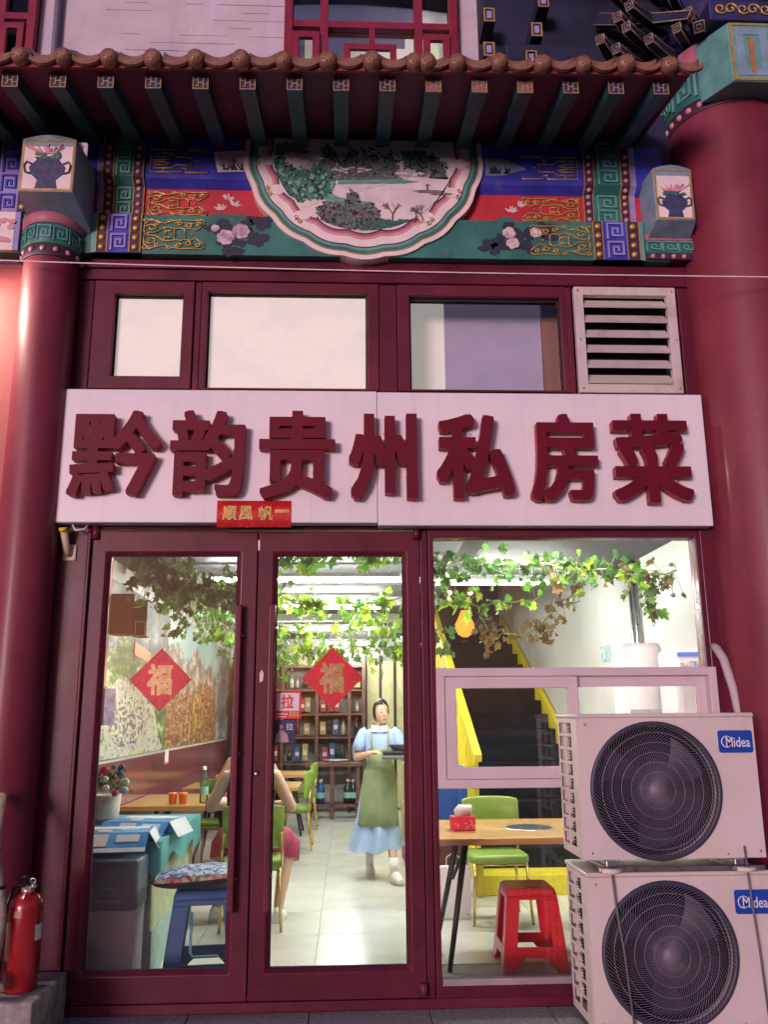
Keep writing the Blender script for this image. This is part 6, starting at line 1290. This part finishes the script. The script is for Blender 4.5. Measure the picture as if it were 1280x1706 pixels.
def chain(m, pts): [cap_(m, p[:3], q_[:3], p[3], q_[3]) for p, q_ in zip(pts, pts[1:])]
def hand(m, wrist, palm, d, side):                    # palm with four bent fingers and a thumb
    w, p = Vector(wrist), Vector(palm); d = Vector(d).normalized(); up_ = Vector((0, 0, 1)); ac = d.cross(up_).normalized()
    m.ball(p, (.034, .038, .022), 10, 8)
    for k, (L_, off) in enumerate(((.055, -.024), (.065, -.008), (.062, .008), (.048, .022))):
        b = p+d*.025+ac*off; chain(m, [(*b, .0088), (*(b+d*L_*.55-up_*.006), .0085), (*(b+d*L_*.9-up_*.024), .0075)])
    b = p+ac*side*.026; chain(m, [(*b, .010), (*(b+ac*side*.016+d*.022+up_*.018), .0095), (*(b+ac*side*.012+d*.045+up_*.026), .0085)])
def head(m, c, f):
    c, f = Vector(c), Vector(f).normalized(); s = f.cross(Vector((0, 0, 1)))
    m.ball(c, (.074, .088, .100), 18, 14); m.ball(c+f*.028-Vector((0, 0, .055)), (.052, .055, .055), 14, 10); m.ball(c+f*.055-Vector((0, 0, .090)), .020, 10, 8)
    chain(m, [(*(c+f*.080+Vector((0, 0, .012))), .007), (*(c+f*.090-Vector((0, 0, .020))), .011)])
    for k in (-1, 1): m.ball(c+s*k*.074-f*.005-Vector((0, 0, .008)), (.010, .016, .026), 8, 6); m.ball(c+f*.062+s*k*.035-Vector((0, 0, .03)), .020, 8, 6)
def face(t, c, f, body):
    c, f = Vector(c), Vector(f).normalized(); s = f.cross(Vector((0, 0, 1)))
    for k in (-1, 1):
        MB().ball(c+f*.078+s*k*.031+Vector((0, 0, .004)), (.012, .012, .005), 8, 6).build('eye', HAIR, t); MB().tube([c+f*.080+s*k*.014+Vector((0, 0, .024)), c+f*.078+s*k*.032+Vector((0, 0, .030)), c+f*.066+s*k*.048+Vector((0, 0, .024))], .003, 5).build('eyebrow', HAIR, t)
    MB().tube([c+f*.080-s*.020-Vector((0, 0, .058)), c+f*.088-Vector((0, 0, .057)), c+f*.080+s*.020-Vector((0, 0, .058))], [.002, .006, .002], 6).build('mouth', mat('lips', (.50, .16, .15), .4) if 'lips' not in bpy.data.materials else bpy.data.materials['lips'], t)
def hair(t, c, f, bun=True):
    c, f = Vector(c), Vector(f).normalized(); m = MB().ball(c+Vector((0, 0, .008))-f*.010, (.086, .097, .120), 24, 18)
    keep = []
    for fa in m.f:
        p = sum((Vector(m.v[i]) for i in fa), Vector())/len(fa)-c; d = p.dot(f)
        if (d < .018 and p.z > -.085+max(0, d)*2) or p.z > .062+.25*max(0, d): keep.append(fa)
    m.f = keep; m.m = [0]*len(keep); m.sm = [True]*len(keep); m.build('hair', HAIR, t, fix=False)
    if bun: MB().ball(c-f*.10-Vector((0, 0, .03)), (.04, .04, .045), 12, 8).build('hair_bun', HAIR, t)
def rg(cx_, cy_, z, rx, ry, n=40, fold=0, nf=8, ph=0, a0=0, a1=2*pi, closed=True):
    m_ = n if closed else n+1
    return [(cx_+rx*(1+fold*sin(nf*(a0+(a1-a0)*k/n)+ph))*cos(a0+(a1-a0)*k/n), cy_+ry*(1+fold*sin(nf*(a0+(a1-a0)*k/n)+ph))*sin(a0+(a1-a0)*k/n), z) for k in range(m_)]
def crease(rings, amp, seed):
    q = random.Random(seed); ph = [q.uniform(0, 6.28) for _ in range(6)]; N_ = len(rings)
    out = []
    for k, r_ in enumerate(rings):
        c = sum((Vector(p) for p in r_), Vector())/len(r_); o = []
        for j, p in enumerate(r_):
            a = 6.283*j/len(r_); v = Vector(p)-c; w = 1+amp[k]*(.5*sin(5*a+ph[0]+.9*k)+.4*sin(11*a+ph[1]-.5*k)+.35*sin(17*a+ph[2]+.7*k)); o.append(tuple(c+v*w))
        out.append(o)
    return out
def sneaker(t, toe, heel, lift=0):
    a, b = Vector(heel), Vector(toe); d = (b-a).normalized(); s = Vector((-d.y, d.x, 0)); u = Vector((0, 0, 1)); rings = []
    for k, (w, h0, h) in enumerate(((.028, .0, .06), (.036, 0, .085), (.038, 0, .085), (.040, 0, .065), (.044, 0, .05), (.042, 0, .042), (.026, .004, .03))):
        c = a.lerp(b, k/6); rings.append([c+s*w*x+u*(h*z) for x, z in ((-1, .0), (-1.05, .35), (-.8, .85), (0, 1), (.8, .85), (1.05, .35), (1, .0), (0, 0))])
    MB().loft(rings).build('shoe', WCOT, t)
    so = []
    for k, w in enumerate((.034, .041, .042, .045, .050, .047, .030)): c = a.lerp(b, k/6)-d*.004+u*.0; so.append([c+s*w-u*.012, c+s*w+u*.014, c-s*w+u*.014, c-s*w-u*.012])
    MB().loft(so, smooth=False).build('sole', mat('sole_white', (.70, .68, .62), .6) if 'sole_white' not in bpy.data.materials else bpy.data.materials['sole_white'], t)

wt = thing('person', 'waitress in pale blue dress and sage apron walking with a tray', 'person', (.315, 3.66, .0145), 0); wt.scale = (.93, .95, 1)
m = MB(); HC = (.018, -.025, 1.490); HF = (.40, -.92, -.06)
m.ball((0, 0, .88), (.15, .105, .12), 16, 10); m.ball((0, 0, 1.04), (.125, .09, .14), 16, 10); m.ball((0, 0, 1.20), (.145, .095, .12), 16, 10); m.ball((0, .005, 1.285), (.15, .07, .06), 16, 10)
chain(m, [(0, .005, 1.30, .055), (.008, -.008, 1.42, .046)]); head(m, HC, HF)
chain(m, [(-.155, 0, 1.285, .050), (-.235, -.01, 1.075, .038), (-.10, -.21, 1.115, .026)]); hand(m, (-.10, -.21, 1.115), (-.062, -.262, 1.125), (.75, -.6, .1), -1)
chain(m, [(.155, 0, 1.285, .050), (.245, -.02, 1.07, .038), (.25, -.22, 1.10, .026)]); hand(m, (.25, -.22, 1.10), (.235, -.27, 1.115), (-.5, -.8, .1), 1)
chain(m, [(-.08, 0, .86, .085), (-.09, .10, .47, .055), (-.095, .25, .30, .048), (-.10, .33, .09, .034)]); chain(m, [(.08, 0, .86, .085), (.095, .01, .47, .055), (.112, -.05, .28, .046), (.13, -.16, .08, .034)])
fuse('body', m, SKIN, wt, .009, 3); face(wt, HC, HF, None); hair(wt, HC, HF)
m = MB(); rr = []
for z, cx_, cy_, rx, ry, fo in ((.255, -.045, .05, .262, .215, .13), (.33, -.035, .045, .24, .20, .12), (.45, -.025, .03, .215, .175, .08), (.62, -.015, .02, .188, .150, .05), (.80, -.005, .01, .172, .130, .02), (.92, 0, 0, .145, .112, .01), (1.0, 0, 0, .132, .103, .012), (1.10, 0, 0, .145, .108, .008), (1.20, 0, 0, .160, .112, 0), (1.27, 0, .003, .165, .095, 0), (1.32, 0, .005, .135, .078, 0), (1.355, 0, .004, .075, .064, 0)): rr.append(rg(cx_, cy_, z, rx, ry, 56, fo, 8, .6))
rr = crease(rr, [.10, .09, .08, .06, .04, .03, .035, .03, .02, .01, .01, .0], 4); rr[0] = [(x, y, z+.018*sin(9*x+4*y)+.012*sin(31*x)) for x, y, z in rr[0]]
m.loft(rr, cap=False); m.build('dress', DRESS, wt)
for s in (-1, 1): MB().tube([(s*.125, 0, 1.315), (s*.165, 0, 1.285), (s*.20, -.006, 1.20), (s*.222, -.010, 1.135)], [.052, .060, .064, .068], 16).build('sleeve', DRESS, wt)
m = MB()
for s in (-1, 1):
    rows = [[(s*(.015+(.062+.03*u)*sin(a)), .004-(.062+.035*u)*cos(a)-.02*u, 1.375-.055*u-.012*cos(a)) for a in [k*pi/8 for k in range(9)]] for u in (0, .5, 1)]
    vs = [p for r_ in rows for p in r_]; m.add(vs, [(r_*9+j, r_*9+j+1, (r_+1)*9+j+1, (r_+1)*9+j) for r_ in range(2) for j in range(8)], True)
m.build('collar', WCOT, wt, fix=False)
m = MB(); rows = []
for z, cx_, cy_, rx, ry, fo, w in ((.47, -.02, .025, .226, .188, .03, 1.2), (.60, -.012, .018, .205, .168, .025, 1.25), (.80, -.004, .008, .188, .148, .015, 1.35), (.95, 0, 0, .160, .130, .01, 1.4), (1.0, 0, 0, .148, .120, .01, 1.35), (1.04, 0, 0, .152, .122, 0, .9), (1.16, 0, 0, .166, .126, 0, .75)): rows.append(rg(cx_, cy_, z, rx, ry, 26, fo, 8, .6, -pi/2-w, -pi/2+w, False))
vs = [p for r_ in rows for p in r_]; m.add(vs, [(r_*27+j, r_*27+j+1, (r_+1)*27+j+1, (r_+1)*27+j) for r_ in range(len(rows)-1) for j in range(26)], True); ap = m.build('apron', APRON, wt, fix=False)
sd_ = ap.modifiers.new('thickness', 'SOLIDIFY'); sd_.thickness = .004
for s in (-1, 1): MB().tube([(s*.085, -.112, 1.155), (s*.088, -.104, 1.24), (s*.085, -.05, 1.345), (s*.075, .02, 1.35)], .009, 6).build('apron_strap', mat('strap_olive', (.42, .38, .16), .8) if 'strap_olive' not in bpy.data.materials else bpy.data.materials['strap_olive'], wt)
for s, a, k in ((-1, (-.098, .29, .20), (-.10, .335, .075)), (1, (.128, -.155, .20), (.13, -.162, .07))): MB().tube([a, k], [.047, .040], 14).build('sock', WCOT, wt)
sneaker(wt, (-.09, .19, .012), (-.10, .40, .035)); sneaker(wt, (.19, -.33, .012), (.115, -.11, .012))
tr_ = thing('serving_tray', 'dark stack of trays carried by the waitress', 'tray', (.49, 3.37, 1.085))
MB().box(-.17, .17, -.11, .11, .0, .035).build('lower_tray', mat('tray_grey', (.16, .15, .14), .35), tr_, .012); MB().box(-.16, .18, -.10, .12, .042, .075).build('middle_tray', mat('tray_black', (.05, .045, .045), .35), tr_, .012); MB().lathe([(0, .0), (.10, 0), (.13, .04), (.135, .045), (.12, .03), (0, .02)], 24, (.03, .0, .078)).build('bowl', mat('tray_dark', (.10, .09, .085), .3), tr_)

def diner(label, loc, shirt, shorts, rz=0):
    t = thing('person', label, 'person', loc, rz); m = MB(); c = (0, .14, 1.27); f = (0, 1, -.35)
    m.ball((0, 0, .56), (.17, .13, .12), 16, 10); m.ball((0, .01, .74), (.155, .11, .16), 16, 10); m.ball((0, .03, .93), (.17, .11, .14), 16, 10); chain(m, [(0, .04, 1.03, .06), (0, .09, 1.17, .05)]); head(m, c, f)
    for s in (-1, 1):
        chain(m, [(s*.185, .03, 1.02, .056), (s*.315, .02, .80, .045), (s*.19, .26, .80, .032)]); hand(m, (s*.19, .26, .80), (s*.155, .31, .80), (-s*.5, .8, -.1), -s)
        chain(m, [(s*.09, .02, .54, .095), (s*.255, .24, .53, .068), (s*.245, .12, .30, .055), (s*.235, -.0, .10, .038)])
    fuse('body', m, SKIN, t, .011, 3); hair(t, c, f)
    rr = [rg(0, 0, .50, .20, .16, 30), rg(0, 0, .60, .185, .145, 30, .02), rg(0, .01, .75, .172, .128, 30, .02), rg(0, .03, .92, .188, .130, 30, .01), rg(0, .035, 1.02, .175, .10, 30), rg(0, .05, 1.07, .10, .075, 30)]
    MB().loft(crease(rr, [.03, .05, .05, .03, .02, 0], 7), cap=False).build('shirt', shirt, t)
    for s in (-1, 1):
        MB().tube([(s*.06, .0, .53), (s*.14, .09, .545), (s*.225, .20, .54), (s*.262, .235, .50), (s*.258, .20, .40)], [.115, .112, .098, .092, .094], 14).build('shorts_leg', shorts, t)
        sneaker(t, (s*.25, .10, .017), (s*.232, -.09, .017))
    return t
FLORAL = printmat('floral_shirt', [(0, (.015, .015, .02)), (.6, (.02, .02, .03)), (.68, (.35, .38, .20)), (.85, (.10, .16, .30)), (1, (.5, .5, .45))], 16, 'VORONOI', const=True)
PINKS = mat('raspberry_cotton', (.46, .06, .13), .8, var=.15, scale=8)
diner('diner in dark floral top and raspberry shorts seated facing away behind the doors', (-.735, 2.14, .0), FLORAL, PINKS, -.12)
diner('diner in raspberry shirt seated at the second row table', (-.98, 4.34, .0), PINKS, mat('dark_shorts', (.03, .03, .04), .8), .1)
dup(ch0, (-.98, 4.18, 0), pi, 'green chair under the diner in the raspberry shirt')
